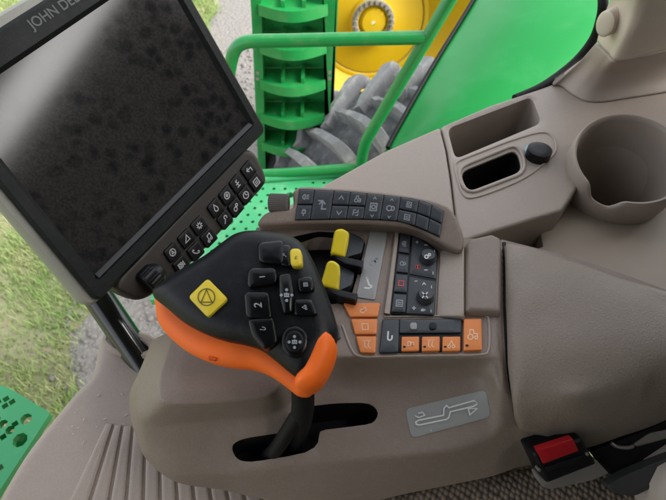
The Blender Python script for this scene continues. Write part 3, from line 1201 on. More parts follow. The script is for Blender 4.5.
def knob(cx, cy, rpx, S, hgt, h0, mat, parent, icon):
    c = S.at(cx, cy, h0)
    n = S.normal(cx, cy)
    R = np.linalg.norm(S.at(cx + rpx, cy, h0 + hgt) - S.at(cx, cy, h0 + hgt))
    u = np.cross(n, [0, 1, 0])
    u /= np.linalg.norm(u)
    vv = np.cross(n, u)
    prof = [(R * 1.12, 0), (R * 1.1, hgt * .25), (R, hgt * .4), (R * .97, hgt * .85), (R * .88, hgt), (0, hgt)]
    K = 36
    V, Fc = [], []
    c0 = c
    for r_, h_ in prof[:-1]:
        for k in range(K):
            a_ = 2 * math.pi * k / K
            rr = r_ * (1.03 if k % 3 == 0 else 1)
            V.append(c0 + n * h_ + (u * math.cos(a_) + vv * math.sin(a_)) * rr)
    V.append(c0 + n * hgt)
    for i in range(len(prof) - 2):
        for k in range(K):
            Fc.append((i * K + k, i * K + (k + 1) % K, (i + 1) * K + (k + 1) % K, (i + 1) * K + k))
    for k in range(K):
        Fc.append(((len(prof) - 2) * K + k, (len(prof) - 2) * K + (k + 1) % K, len(V) - 1))
    o = obj('dial', V, Fc, mat, parent, 40)
    bm = bmesh.new(); bm.from_mesh(o.data); bmesh.ops.recalc_face_normals(bm, faces=bm.faces); bm.to_mesh(o.data); bm.free()
    pl = Plane(c0 + n * hgt, c0 + n * hgt + u, c0 + n * hgt + vv)
    s_ = rpx * .6
    symbol(pl, [(cx - s_, cy - s_ - 3), (cx + s_, cy - s_ - 3), (cx + s_, cy + s_ - 3), (cx - s_, cy + s_ - 3)], icon, WHITE, o, .0003, 0, .75, .16)


knob(427.5, 259, 7.5, BODY, .008, .0035, DARKB, con, 'gears')
knob(425, 298, 8, BODY, .008, .0035, DARKB, con, 'fan')

# orange trapezoid keys
for q, ic in (([(343.5, 303), (380.3, 303), (377.8, 316.8), (350, 316.8)], 'rabbit'), ([(351, 319), (377.5, 319), (376.6, 334.2), (355.2, 334.2)], 'box'), ([(356, 336.4), (376.4, 336.4), (375.4, 353), (360.5, 352.5)], 'plough')):
    button('orange_button', PANEL, q, .0028, ORB, con, 1.6, ic, pbr('pale print', (0.8, 0.5, 0.3), .5) if 'pale print' not in MATS else MATS['pale print'], bev_px=.8, isz=.55)
mb = MB()
plate(mb, PANEL, round_poly([(330, 327), (338.5, 324), (341, 338), (333, 341)], 2), .002, bev_px=.6, bev=.0006)
mb.build('button', DARKB, con)
# slate and orange key row
mb = MB()
plate(mb, PANEL, round_poly([(382.5, 319.3), (462, 318.6), (462, 351.5), (379, 353)], 2), .0006, bev_px=.3, bev=.0003)
mb.build('key_row_bed', BLACK, con)
button('button', PANEL, [(383, 319.6), (399.2, 319.6), (398.2, 352), (379.6, 352.4)], .0034, DARKB, con, 1.6, 'hook', WHITE, isz=.6, iw=.16)
mb = MB()
plate(mb, PANEL, round_poly([(400, 319.4), (461.4, 319), (461, 332.6), (399.6, 333)], 1.2), .0028, bev_px=.5, bev=.0006, embed=.001)
kb = mb.build('switch_panel', DARKB, con)
for cx in (413.5, 433, 450.5):
    q = [(cx - 3.6, 322.4), (cx + 3.6, 322.4), (cx + 3.6, 329.6), (cx - 3.6, 329.6)]
    mb = MB()
    if cx < 445:
        plate(mb, PANEL, round_poly(q, 3.2), .0044, bev_px=.9, bev=.0008, embed=.0)
        mb.build('switch_cap', GREYL if cx < 420 else BLACK, con)
for x0, x1, ic in ((401.6, 419.2, 'implement'), (422, 439.8, 'plough'), (442.6, 460.4, 'hitch')):
    b = button('orange_button', PANEL, [(x0, 336.8), (x1, 336.6), (x1 - .2, 350.8), (x0 - .2, 351.2)], .0032, ORB, con, 1, ic, MATS['pale print'], bev_px=.7, isz=.6)
    symbol(PANEL, [(x0 + 1.5, 345.5), (x0 + 4, 345.5), (x0 + 4, 348), (x0 + 1.5, 348)], 'park', BLKP, b, .0036, 0, .7, .6)
b = button('orange_button', PANEL, [(463.8, 319), (481.6, 318.8), (482.3, 349.8), (463.6, 350.6)], .0034, ORB, con, 1.6, 'tractor', MATS['pale print'], isz=.6)
symbol(PANEL, [(465.5, 344), (468.5, 344), (468.5, 347), (465.5, 347)], 'park', BLKP, b, .0038, 0, .7, .6)
# pale lip round the key row
lip = [BODY.at(x, y, .0004) for x, y in catmull([(384, 317), (420, 316.2), (460, 315.8), (484, 316), (488.5, 320), (489.5, 340), (488, 351), (481, 354.5), (440, 355.5), (395, 356.2), (362, 356.5), (352, 350), (342, 325)], 6)]
mb = MB()
mb.add(*tube(lip, .0011, 8))
mb.build('panel_lip', SILL, con)

# gate diagram sticker
mb = MB()
gl = [(405, 409), (486, 389.5), (491, 417), (411.5, 438.5)]
glr = round_poly(gl, 6, 4)
plate(mb, BODY, resample(glr, 5), .0010, bev_px=.5, bev=.0004)
o = mb.build('gate_label', GREYL, con)
zq = lambda x, y: (400 + x / 6.66, 380 + y / 6.66)
dia = [(105, 280), (125, 268), (290, 235), (292, 190), (310, 170), (325, 185), (490, 138), (515, 143), (515, 160), (490, 175), (335, 212), (325, 250), (310, 262), (130, 300), (108, 295), (105, 280)]
mb = MB()
for pl, w_ in ((dia, 10), ([(455, 190), (515, 190), (465, 232), (455, 190)], 9), ([(100, 238), (125, 250), (165, 235), (150, 215), (120, 222)], 8), ([(203, 336), (211, 336)], 7)):
    vv, ff = stroke2(pl, w_)
    mb.add([BODY.at(*zq(*p), .0024) for p in vv], ff)
mb.build('gate_diagram', WHITE, o, None)

# yellow levers in their pocket
for top, side in (([(335, 230), (342, 228.5), (349.5, 233), (348.5, 243), (345, 259), (330.5, 254)], (365, 250)), ([(327.5, 261.5), (333, 260.5), (339.8, 265), (340.3, 274), (339, 292), (320.5, 286)], (356, 285))):
    c = np.mean(top, 0)
    LV = plane_px((c[0] - 10, c[1], .017), (c[0] + 10, c[1], .015), (c[0], c[1] - 10, .021))
    lv = pillow('hydraulic_lever', LV, round_poly(top, 3, 4), .0035, .003, .004, YEL, con, s=.0025)
    mb = MB()
    x0, y0, x1, y1 = top[0][0], top[0][1], top[-1][0], top[-1][1]
    carr = [(x1 - 1, y1 + 1), (top[-2][0] + .5, top[-2][1] + 5), (top[-2][0] + 17, top[-2][1] + 9), (top[-2][0] + 19, top[-2][1] + 2), (top[-2][0] + 1.5, top[-2][1] - 2)]
    C2 = plane_px((c[0] - 10, c[1], .006), (c[0] + 10, c[1], .006), (c[0], c[1] - 10, .006))
    plate(mb, C2, round_poly(carr, 1.2), .006, bev_px=.8, bev=.001, embed=.02)
    mb.build('lever_carriage', BLACK, lv)
    mb = MB()
    plate(mb, C2, round_poly([(top[0][0] + 1, top[0][1] + 2), (top[2][0] + 1, top[2][1]), (top[2][0] + 15, top[2][1] + 8), (top[2][0] + 12, top[2][1] + 20), (top[-2][0], top[-2][1] - 1), (x1 + 1, y1 - 1)], 2), -.002, bev_px=.6, bev=.001, embed=.016)
    mb.build('lever_stem', DARKB, lv)

# ------------------------------------------------------------------ joystick
joy = thing('joystick', 'chunky black and orange joystick with yellow diamond button in the console slot', 'joystick', P(290, 440, -.06))
JP = plane_px((160, 300, .066), (320, 372, .060), (262, 236, .088))
jblack = catmull([(152, 294), (165, 281), (184, 270), (206, 258), (222, 246), (236, 236), (252, 232.5), (272, 234), (290, 237), (303, 245), (312, 259), (321, 279), (331, 305), (337.5, 327), (338, 338), (333, 352), (324, 368), (312, 378), (300, 379), (291, 374), (279, 364), (263, 352), (246, 346), (226, 342), (206, 335), (186, 324), (168, 309)], 4, True)


def crown(v, t):
    c = JP.uv(JP.at(250, 305))
    q = (v - c)
    return .006 - 1.1 * (q ** 2).sum(1)


shell = pillow('grip_shell', JP, jblack, .013, .016, .010, GRIPB, joy, s=.0035, hfun=crown, flare=.03)


class JS:
    n = JP.n

    @staticmethod
    def at(x, y, off=0.0):
        h = .018
        for _ in range(6):
            p = JP.at(x, y, h)
            u = JP.uv(p)
            c = JP.uv(JP.at(250, 305))
            h = .019 - 1.1 * float(((u - c) ** 2).sum()) + off
        return JP.at(x, y, h)

    @staticmethod
    def normal(x, y):
        return JP.n


JO = Plane(JP.o - JP.n * .012, JP.o - JP.n * .012 + JP.u, JP.o - JP.n * .012 + JP.v)
jor = catmull([(153, 296), (153.5, 306), (156, 320), (164, 332), (178, 345), (193, 355), (212, 363), (232, 367), (252, 369), (267, 374), (280, 382), (290, 389.5), (299, 396), (311, 394), (312, 374), (300, 362), (280, 345), (250, 328), (220, 315), (190, 300), (170, 290)], 4, True)
pillow('orange_band', JO, jor, .010, .012, .012, ORANGE, joy, s=.003, hfun=lambda v, t: -.9 * ((v - JO.uv(JO.at(250, 320))) ** 2).sum(1), flare=.05)
jth = catmull([(328, 330), (334.5, 338), (335.5, 351), (330, 368), (321, 383), (311, 391), (302, 391), (295.5, 386), (296, 377), (303, 366), (308, 351), (315, 337)], 4, True)
JT = Plane(JP.o + JP.n * .002, JP.o + JP.n * .002 + JP.u, JP.o + JP.n * .002 + JP.v)
pillow('orange_thumb_rest', JT, jth, .012, .009, .014, ORANGE, joy, s=.0025, hfun=lambda v, t: .004 - .8 * ((v - JT.uv(JT.at(250, 305))) ** 2).sum(1))
# dimple in the band
mb = MB()
plate(mb, JO, round_poly([(208, 356), (216, 357.5), (216, 361), (208, 359.5)], 1.5), .0068, bev_px=.5, bev=.001)
mb.build('band_mark', pbr('deep orange', (0.6, 0.08, 0.005), .5), joy)
zj = lambda pts: [(140 + x / 2.776, 220 + y / 2.776) for x, y in pts]
button('yellow_button', JS, zj([(188, 162), (244, 219), (188, 271), (134, 214)]), .0035, YELB, joy, 4, 'triangle', BLKP, bev_px=1.4, dome=.0004, isz=.0001)
b = [o for o in joy.children if o.name.startswith('yellow_button')][-1]
for ch in list(b.children):
    bpy.data.objects.remove(ch)
symbol(JS, zj([(160, 188), (209, 188), (209, 240), (160, 240)]), 'triangle', BLKP, b, .0043, 0, .95, .05)
JB = [([(332, 68), (392, 62), (392, 118), (336, 112)], None, .005, 'button'), ([(386, 74), (416, 74), (417, 126), (388, 120)], 'wrench', .004, 'button'), ([(417, 82), (446, 82), (449, 128), (420, 128)], 'back', .0055, 'yellow_button'),
      ([(307, 138), (370, 136), (374, 172), (306, 184)], '1', .005, 'button'), ([(296, 206), (352, 206), (360, 268), (300, 264)], '2', .005, 'button'), ([(306, 282), (364, 276), (376, 336), (344, 352), (316, 320)], 'hook', .004, 'button'),
      ([(440, 162), (476, 160), (480, 196), (443, 198)], 'boxcar', .003, 'button'), ([(430, 224), (472, 222), (488, 262), (432, 262)], 'hitch', .003, 'button')]
for q, ic, hh, nm in JB:
    qc = np.mean(q, 0)
    q = [tuple(qc + (np.array(p_) - qc) * (1.26 if nm == 'button' else 1.12)) for p_ in q]
    qq = zj(q)
    q4 = qq if len(qq) == 4 else [qq[0], qq[1], qq[2], qq[4]]
    mt = YELB if nm == 'yellow_button' else BLACK
    mb = MB()
    plate(mb, JS, round_poly(qq, 5.5, 6), hh + .001, bev_px=2.4, bev=.0022, dome=.0004)
    o = mb.build(nm, YELB if mt is YELB else KEYB, joy, 80)
    if ic:
        symbol(JS, q4, ic, BLKP if mt is YELB else GREYP, o, hh + .0016, 1, .30, .12)
mb = MB()
plate(mb, JS, round_poly(zj([(384, 150), (418, 146), (428, 200), (424, 258), (398, 262), (386, 215)]), 3), .006, bev_px=2.2, bev=.0025, dome=.001)
o = mb.build('rocker_switch', KEYB, joy, 80)
symbol(JS, zj([(384, 185), (430, 185), (430, 232), (384, 232)]), 'dots', GREYP, o, .0074, 0, .8, .10)
dp = [(294.6 + 13.5 * math.cos(a_), 341.5 + 16 * math.sin(a_)) for a_ in np.linspace(0, 2 * math.pi, 28, endpoint=False)]
mb = MB()
plate(mb, JS, dp, .004, bev_px=1.6, bev=.002)
o = mb.build('navigation_pad', KEYB, joy, 80)
mb = MB()
plate(mb, JS, [(294.6 + (p[0] - 294.6) * .68, 341.5 + (p[1] - 341.5) * .68) for p in dp], .0062, bev_px=1.2, bev=.0012, dome=-.0006, embed=0)
o2 = mb.build('pad_cap', BLACK, o, 60)
symbol(JS, [(286, 332), (303, 332), (303, 352), (286, 352)], 'dots', GREYP, o2, .0066, 0, .8, .09)
sp = [JP.at(302, 372, -.012), P(303, 395, .02), P(302, 414, -.008), P(297, 434, -.048), P(292, 448, -.08)]
mb = MB()
mb.add(*tube(catmull(sp, 6), .0092, 20, r_end=.0100))
mb.build('shaft', RUBBER, joy)
mb = MB()
mb.add(*tube(catmull([P(303, 408, .002), P(290, 428, -.022), P(277, 448, -.05), P(268, 456, -.075)], 5), .007, 12))
mb.build('release_lever', RUBBER, joy)

# ------------------------------------------------------------------ monitor
MA, MBb, MC, MD = (98, 303), (267, 130), (154, -70), (-86, 81)
ra, rb, rc, rd = (ray(*p) for p in (MA, MBb, MC, MD))
lam = np.linalg.solve(np.array([rb, -rc, rd]).T, ra)
d0 = 0.50
cA, cB, cC, cD = CAM + ra * d0, CAM + rb * lam[0] * d0, CAM + rc * lam[1] * d0, CAM + rd * lam[2] * d0
MP = Plane(cA, cB, cD)
mon = thing('display_monitor', 'dark touch screen monitor covered in finger smudges on black post', 'monitor', P(135, 350, -.11))
mq = [MA, MBb, MC, MD]


def mlerp(a, b):      # a along A->B, b along A->D, in the monitor plane
    return cA + (cB - cA) * a + (cD - cA) * b


def to_px(p):
    d = np.asarray(p) - CAM
    k = d @ FW
    return (W / 2 + F * (d @ RT) / k, H / 2 - F * (d @ UP) / k)


scr_px = [(101, 277), (256, 127), (184, 0), None, (0, 69), (0, 148)]
# inner rectangle of the screen in monitor coordinates
M2 = np.linalg.inv(np.array([MP.uv(cB) - MP.uv(cA), MP.uv(cD) - MP.uv(cA)]).T)
ab = lambda x, y: M2 @ (MP.uv(MP.at(x, y)) - MP.uv(cA))
s1, s2, s3, s4, s5 = ab(101, 277), ab(256, 130), ab(184, 0), ab(0, 69), ab(24, 199)
a0, a1 = (s1[0] + s5[0]) / 2, (s2[0] + s3[0]) / 2
b0, b1 = s1[1], s4[1]
print('screen rect', s1, s2, s3, s4, s5, a0, a1, b0, b1)


def mpx(a, b):
    return to_px(mlerp(a, b))


rim_px = round_poly([mpx(0, 0), mpx(1, 0), mpx(1, 1), mpx(0, 1)], 7, 4)
scr = [(a0, b0), (a1, b0), (a1, b1), (a0, b1)]
# bezel: frame ring with sloped inner edge
mb = MB()
oR = [mlerp(a_, b_) for a_, b_ in ((0, 0), (1, 0), (1, 1), (0, 1))]
o2_ = [MP.uv(p) for p in oR]
outl = round_poly(o2_, .008, 5)
inn_ = round_poly([MP.uv(mlerp(*s_)) for s_ in scr], .003, 5)
in2_ = inset2(inn_, .003)
N = len(outl)
V = [MP.xyz(p, -.030) for p in outl] + [MP.xyz(p, -.003) for p in outl] + [MP.xyz(p, 0) for p in inset2(outl, .003)] + [MP.xyz(p, 0) for p in inset2(inn_, -.001)] + [MP.xyz(p, -.001) for p in inn_] + [MP.xyz(p, -.0055) for p in in2_]
Fc = []
for k in range(5):
    for i in range(N):
        j = (i + 1) % N
        Fc.append((k * N + i, k * N + j, (k + 1) * N + j, (k + 1) * N + i))
bez = obj('bezel', V, Fc, BEZEL, mon, 40)
V = [MP.xyz(p, -.005) for p in inset2(inn_, -.004)]
obj('screen', V, [tuple(range(N))], SCREEN, mon)
# highlight ledge along the lower screen edge
mb = MB()
e0, e1 = mlerp(a0 + .01, b0 + .004), mlerp(a1 - .01, b0 + .004)
dirb = (cD - cA) / np.linalg.norm(cD - cA)
prism(mb, [e0 + MP.n * .0005, e1 + MP.n * .0005, e1 + dirb * .004 - MP.n * .0035, e0 + dirb * .004 - MP.n * .0035], -MP.n * .004)
mb.build('screen_ledge', pbr('grey ledge', (0.05, 0.053, 0.054), .4, .1), bez)
# cream rear housing, a little larger than the bezel at left
grow = round_poly([MP.uv(mlerp(*q)) for q in ((-.036, -.008), (.97, .03), (1.0, 1.03), (-.035, 1.055))], .014, 5)
mb = MB()
N = len(grow)
V = [MP.xyz(p, -.008) for p in inset2(grow, .003)] + [MP.xyz(p, -.012) for p in grow] + [MP.xyz(p, -.030) for p in grow] + [MP.xyz(p, -.052) for p in inset2(grow, .02)]
Fc = [(k * N + i, k * N + (i + 1) % N, (k + 1) * N + (i + 1) % N, (k + 1) * N + i) for k in range(3) for i in range(N)] + [tuple(range(3 * N, 4 * N))[::-1], tuple(range(N))]
o = obj('housing', V, Fc, CREAM, mon, 40)
for o_ in (bez, o):
    bm = bmesh.new(); bm.from_mesh(o_.data); bmesh.ops.recalc_face_normals(bm, faces=bm.faces); bm.to_mesh(o_.data); bm.free()
# maker's name pressed into the upper bezel
v, f = text2('JOHN DEERE')
v = v / v.max(0)[1]
pa, pb = MP.at(33, 29.5), MP.at(62, 11.5)
ud = (pb - pa) / np.linalg.norm(pb - pa)
vd = np.cross(MP.n, ud)
i_n = v[:, 0].max()
Lh = np.linalg.norm(MP.at(59.5, 13) - pa)
xs4 = text2('JOHN')[0]
sc_ = Lh / (xs4[:, 0].max() / text2('JOHN DEERE')[0].max(0)[1])
mb = MB()
mb.add([pa + ud * p[0] * sc_ + vd * p[1] * sc_ + MP.n * .0004 for p in v], f)
mb.build('lettering', EMBOSS, bez, None)
# key pod under the screen
KP = Plane(cA - MP.n * .014, cB - MP.n * .014, cD - MP.n * .014)
pod = catmull([(112, 284), (140, 252), (190, 200), (232, 156), (244, 150), (254, 155), (264, 177), (261.5, 187), (250, 200), (225, 226), (196, 257), (176, 276), (158, 290), (142, 299), (128, 298)], 4, True)
pillow('key_pod', KP, pod, .006, .005, .016, pbr('dark brown pod', (0.03, 0.025, 0.021), .45, .2, 900), mon, s=.003)
KK = Plane(KP.o + KP.n * .006, KP.o + KP.n * .006 + KP.u, KP.o + KP.n * .006 + KP.v)
r1 = [(172.7, 252.4), (186.5, 238.7), (199.5, 225.5), (215.7, 207.8), (227, 195.5), (237.5, 183.5), (249, 170)]
r2 = [(181.6, 265), (196, 251.5), (209, 237.7), (225.2, 219.6), (236, 207.6), (246, 195), (256.5, 182)]
i1 = ['nav', 'cone', 'sun', 'drop', 'meter', 'bars', 'back']
i2 = ['cam', 'phone', 'note', 'wrench', 'gears', 'clock', 'menu']
for row, ics in ((r1, i1), (r2, i2)):
    for (x, y), ic in zip(row, ics):
        dx, dy = (6.3, -6.4) if x < 212 else (5.4, -6.4)
        ex, ey = np.array([dx, dy]) * .84, np.array([4.6, 6.6]) * .88
        c = np.array([x, y])
        button('button', KK, [c - ex - ey, c + ex - ey, c + ex + ey, c - ex + ey], .0036, BLACK, mon, 2.2, ic, ICONP, bev_px=1.4, isz=.52, iw=.13)
# knurled knob at the pod's end
kc = KK.at(152, 277, 0.004)
axd = KP.at(140, 266, 0) - KP.at(165, 290, 0)
axd = (cA - cB) / np.linalg.norm(cA - cB)
kb_ = MB()
K = 48
u_ = MP.n
w_ = np.cross(axd, u_)
V, Fc = [], []
prof = [(-.006, .008), (.0, .012), (.002, .0125), (.014, .0125), (.016, .0115), (.0165, .009)]
for h_, r_ in prof:
    for k in range(K):
        a_ = 2 * math.pi * k / K
        rr = r_ * (1.05 if (k % 2 and r_ > .0115) else 1)
        V.append(kc + axd * (h_ - .006) + (u_ * math.cos(a_) + w_ * math.sin(a_)) * rr)
for i in range(len(prof) - 1):
    for k in range(K):
        Fc.append((i * K + k, i * K + (k + 1) % K, (i + 1) * K + (k + 1) % K, (i + 1) * K + k))
Fc.append(tuple(range((len(prof) - 1) * K, len(prof) * K)))
Fc.append(tuple(range(K))[::-1])
kb_.add(V, Fc)
kb_.build('knob', BLACK, mon, 30)
# post
p0, p1 = PD(80, 270, .60), P(133, 348, -.115)
mb = MB()
mb.add(*tube([p0, p0 + (p1 - p0) * .5, p1 + (p1 - p0) * .35], .0165, 24))
mb.build('post', pbr('glossy black post', (0.01, 0.012, 0.011), .22, 0, coat=.4), mon)

# ------------------------------------------------------------------ ribbed floor cover
fl = thing('floor_cover', 'brown ribbed plastic floor cover dusted with straw under the console', 'floor cover', P(150, 440, -.30))
FO = [(20, 520, -.15), (22, 456, -.14), (48, 422, -.135), (74, 391, -.13), (90, 374, -.125), (97, 345, -.115), (101, 335, -.108), (116, 329, -.106), (140, 334, -.106), (156, 341, -.110), (230, 360, -.125), (420, 420, -.15), (470, 560, -.16), (20, 560, -.155)]
FO[0] = (-6, 505, -.155)
FO[-1] = (-30, 560, -.165)
FI = [(110, 380, -.122), (120, 410, -.128), (90, 420, -.13), (60, 460, -.138), (100, 460, -.135), (150, 440, -.135), (130, 350, -.112), (110, 350, -.112), (140, 360, -.116), (200, 480, -.14), (100, 510, -.145), (300, 500, -.15)]
FS = TPS(FO + FI)
out2 = [P(*c)[:2] for c in catmull(FO, 4, True)]
sock = [(112, 341), (118, 336.5), (130, 337), (145, 341), (150, 347), (147, 353), (138, 354), (128, 352), (118, 348)]
so2 = [FS.at(x, y)[:2] for x, y in catmull([np.array(p, float) for p in sock], 3, True)]
v, f, loops, rim = sheet2(out2, [so2], .006, .012)
z = FS.z(v)
t = np.clip(poly_dist(v, rim) / .012, 0, 1)
z = z - .009 * (1 - np.sqrt(np.maximum(0, 1 - (1 - t) ** 2)))
V = [np.array([a_[0], a_[1], b_]) for a_, b_ in zip(v, z)]
Fc = list(f)
for l, dep, ins in ((loops[0], .08, .0), (loops[1], .03, 0)):
    k = len(V)
    ar = sum(v[l[i]][0] * v[l[(i + 1) % len(l)]][1] - v[l[(i + 1) % len(l)]][0] * v[l[i]][1] for i in range(len(l)))
    for i in l:
        V.append(V[i] + np.array([0, 0.0, -dep]))
    for i in range(len(l)):
        j = (i + 1) % len(l)
        q = (l[i], k + i, k + j, l[j])
        Fc.append(q if l is loops[0] else (q[::-1] if ar > 0 else q))
obj('cover_body', V, Fc, BROWN2, fl, 50)
mb = MB()
sk = catmull([np.array(p, float) for p in sock], 4, True)
skc = np.mean(sk, 0)
pts = [FS.at(*(skc + (p - skc) * 1.22), .001) for p in sk]
mb.add(*tube(pts + pts[:2], .006, 10, cap=False))
mb.build('socket_collar', BROWN2, fl)
xb = [69, 91, 110, 127, 144, 161, 178, 195, 212, 229, 246, 263, 280]
xt = [105, 114, 123, 133, 146, 160, 174, 188, 202, 216, 230, 245, 260]
for i in range(len(xb) - 1):
    mb = MB()
    yt = 424 + i * 1.2
    L, R = [], []
    for k in range(9):
        q = k / 8
        y = yt + (530 - yt) * q
        qq = q * (530 - yt) / (500 - yt)
        xl = xt[i] + (xb[i] - xt[i]) * qq + .8
        xr = xt[i + 1] + (xb[i + 1] - xt[i + 1]) * qq - 1.6 - 1.2 * q
        L.append((xl, y))
        R.append((xr, y))
    plate(mb, FS, [np.array(p) for p in L + R[::-1]], .0028, bev_px=1.2, bev=.0018)
    mb.build('rib', BROWN2, fl, 50)
mb = MB()
for _ in range(20):
    x, y = rng.uniform(60, 135), rng.uniform(385, 445)
    if x < 22 + (456 - y) * .75 + 20:
        continue
    p = FS.at(x, y, .0015)
    a_ = rng.uniform(0, 3.14)
    L_ = rng.uniform(.0005, .0022)
    box(mb, p, L_ * 2, .0007, .0006, (math.cos(a_), math.sin(a_), 0), (-math.sin(a_), math.cos(a_), 0))
tag(mb.build('straw_debris', STRAW), 'tiny pale straw crumbs scattered on the brown floor cover', 'crumbs', kind='stuff')

# ------------------------------------------------------------------ seat, buckle, straps
ZS = -.13
so_ = [(360, 487), (400, 492), (428, 484), (470, 476), (540, 464), (640, 452), (720, 440), (740, 560), (330, 560)]
SP = plane_px((400, 490, ZS), (600, 470, ZS), (500, 520, ZS))
seat = pillow('seat_cushion', SP, so_, .012, .012, .07, WEAVE, None, s=.006)
tag(seat, 'brown woven cloth seat cushion edge below the armrest', 'seat')
bk = thing('seat_belt_buckle', 'black seat belt buckle with red release button beside armrest', 'seat belt buckle', P(562, 470, -.12))
KB = plane_px((540, 455, -.048), (585, 445, -.046), (560, 475, -.066))
zb = lambda x, y: (520 + x / 4.56, 410 + y / 4.56)
pillow('buckle_body', KB, round_poly([zb(48, 190), zb(270, 118), zb(340, 235), zb(110, 325)], 3), .005, .003, .02, BLACK, bk, s=.003)
K2 = Plane(KB.o + KB.n * .005, KB.o + KB.n * .005 + KB.u, KB.o + KB.n * .005 + KB.v)
button('release_button', K2, [zb(78, 182), zb(240, 130), zb(268, 186), zb(106, 246)], .003, RED, bk, 1, bev_px=.8)
mb = MB()
plate(mb, K2, round_poly([zb(110, 262), zb(290, 205), zb(305, 222), zb(125, 284)], 1.5), .0015, bev_px=.8, bev=.001)
mb.build('tongue_slot', RUBBER, bk)
for q in ((88, 275), (308, 203)):
    x, y = zb(*q)
    mb = MB()
    plate(mb, K2, [(x + 1.7 * math.cos(a_), y + 1.7 * math.sin(a_)) for a_ in np.linspace(0, 6.283, 12, endpoint=False)], .002, bev_px=.4, bev=.0005)
    mb.build('rivet', STEEL, bk)
K3 = Plane(KB.o - KB.n * .01, KB.o - KB.n * .01 + KB.u, KB.o - KB.n * .01 + KB.v)
mb = MB()
plate(mb, K3, round_poly([zb(85, 310), zb(345, 225), zb(405, 290), zb(330, 320), zb(140, 362), zb(100, 350)], 2), .002, bev_px=.5, bev=.0006, embed=.012)
mb.build('buckle_base', pbr('worn grey metal', (0.2, 0.18, 0.165), .5, .4, 500, .3), bk)
st = thing('seat_bracket', 'black metal bracket and strap between armrest and seat, right of the buckle', 'bracket', P(630, 470, -.13))
mb = MB()
B1 = plane_px((600, 455, -.085), (660, 440, -.085), (630, 475, -.10))
plate(mb, B1, round_poly([zb(330, 185), zb(420, 150), zb(560, 95), zb(720, 30), zb(720, 170), zb(560, 260), zb(430, 310)], 3), .003, bev_px=.8, bev=.001, embed=.008)
mb.build('bracket_plate', RUBBER, st)
mb = MB()
B2 = plane_px((600, 480, -.085), (660, 460, -.075), (640, 495, -.095))
plate(mb, B2, round_poly([zb(395, 345), zb(470, 300), zb(600, 245), zb(720, 200), zb(720, 300), zb(620, 345), zb(520, 395), zb(420, 375)], 6), .006, bev_px=1.5, bev=.003, embed=.004)
mb.build('strap', pbr('dark grey webbing', (0.035, 0.037, 0.036), .6, .5, 700), st)
mb = MB()
plate(mb, B1, round_poly([zb(515, 155), zb(590, 105), zb(720, 80), zb(720, 115), zb(600, 150), zb(530, 168)], 2), .005, bev_px=.6, bev=.001)
mb.build('metal_tab', STEEL, st)
mb = MB()
mb.add(*tube(catmull([B1.at(*zb(415, 150), .004), B1.at(*zb(445, 168), .005), B1.at(*zb(490, 172), .005), B1.at(*zb(515, 165), .004)], 5), .0018, 8))
mb.build('wire_loop', STEEL, st)
pc = pillow('seat_bolster', plane_px((660, 480, -.07), (700, 480, -.07), (680, 500, -.08)), [(658, 505), (656, 488), (664, 470), (690, 455), (720, 470), (720, 520), (660, 520)], .012, .012, .05, pbr('pale cloth', (0.38, 0.33, 0.28), .9, .5, 500), None, s=.006)
tag(pc, 'pale cloth seat bolster at the bottom right corner behind the black strap', 'seat bolster')

# ------------------------------------------------------------------ side sill console
sill = thing('side_console', 'brown plastic window sill console with two open trays and a power socket', 'side console', P(480, 190, -.3))
SS = plane_px((330, 188, -.03), (560, 205, -.03), (440, 128, -.03))


def slab(name, px, holes, mat, parent, depth=.10, s=.006, D=.004, hd=.05, S=SS):
    out2 = [S.uv(S.at(x, y)) for x, y in px]
    hol2 = [[S.uv(S.at(x, y)) for x, y in h] for h in holes]
    v, f, loops, rim = sheet2(out2, hol2, s, D)
    d = poly_dist(v, rim)
    t = np.clip(d / D, 0, 1)
    h = -D * (1 - np.sqrt(np.maximum(0, 1 - (1 - t) ** 2)))
    for l in loops[1:]:
        dh = poly_dist(v, [v[i] for i in l])
        h = h - .002 * (1 - np.clip(dh / .004, 0, 1)) ** 2
    V = [S.xyz(q, hh) for q, hh in zip(v, h)]
    Fc = list(f)
    for n_, l in enumerate(loops):
        dep = depth if n_ == 0 else hd
        k = len(V)
        ar = sum(v[l[i]][0] * v[l[(i + 1) % len(l)]][1] - v[l[(i + 1) % len(l)]][0] * v[l[i]][1] for i in range(len(l)))
        for i in l:
            V.append(S.xyz(v[i], h[i] - dep))
        for i in range(len(l)):
            j = (i + 1) % len(l)
            q = (l[i], k + i, k + j, l[j])
            if n_ == 0:
                Fc.append(q)
            else:
                Fc.append(q if ar < 0 else q[::-1])
        if n_ > 0:
            q = tuple(range(k, k + len(l)))
            Fc.append(q if ar > 0 else q[::-1])
    return obj(name, V, Fc, mat, parent, 45)


bin1 = round_poly([(447.5, 127.5), (532, 95.5), (542, 122), (455.5, 158)], 7, 4)
bin2 = round_poly([(460, 171), (517, 148), (523, 170), (468, 191)], 9, 4)
slab('front_panel', [(286, 206), (330, 181), (384, 151), (440, 126.5), (446, 150), (450.5, 178), (455, 215), (457, 238), (430, 246), (300, 240)], [], SILL, sill)
zr = .002
CUPN = np.array([-.10, -.26, .96])
CUPN /= np.linalg.norm(CUPN)
CUPC = P(631, 157, zr)
cc = CUPC[:2]
R0 = np.linalg.norm(P(631, 157, zr) - P(577, 160, zr))
carc = [to_px((cc[0] + R0 * .9 * math.cos(a_) + .003, cc[1] + R0 * .9 * math.sin(a_) + .008, -.03)) for a_ in np.radians(np.linspace(-5, 200, 40))]
slab('tray_panel', [(441.3, 126), (490, 105), (538, 89), (557, 82), (640, 60), (760, 40), (760, 140)] + carc + [(562, 210), (500, 229), (460, 242), (456, 215), (452, 178), (447.5, 150)], [bin1, bin2], SILL, sill, hd=.085)
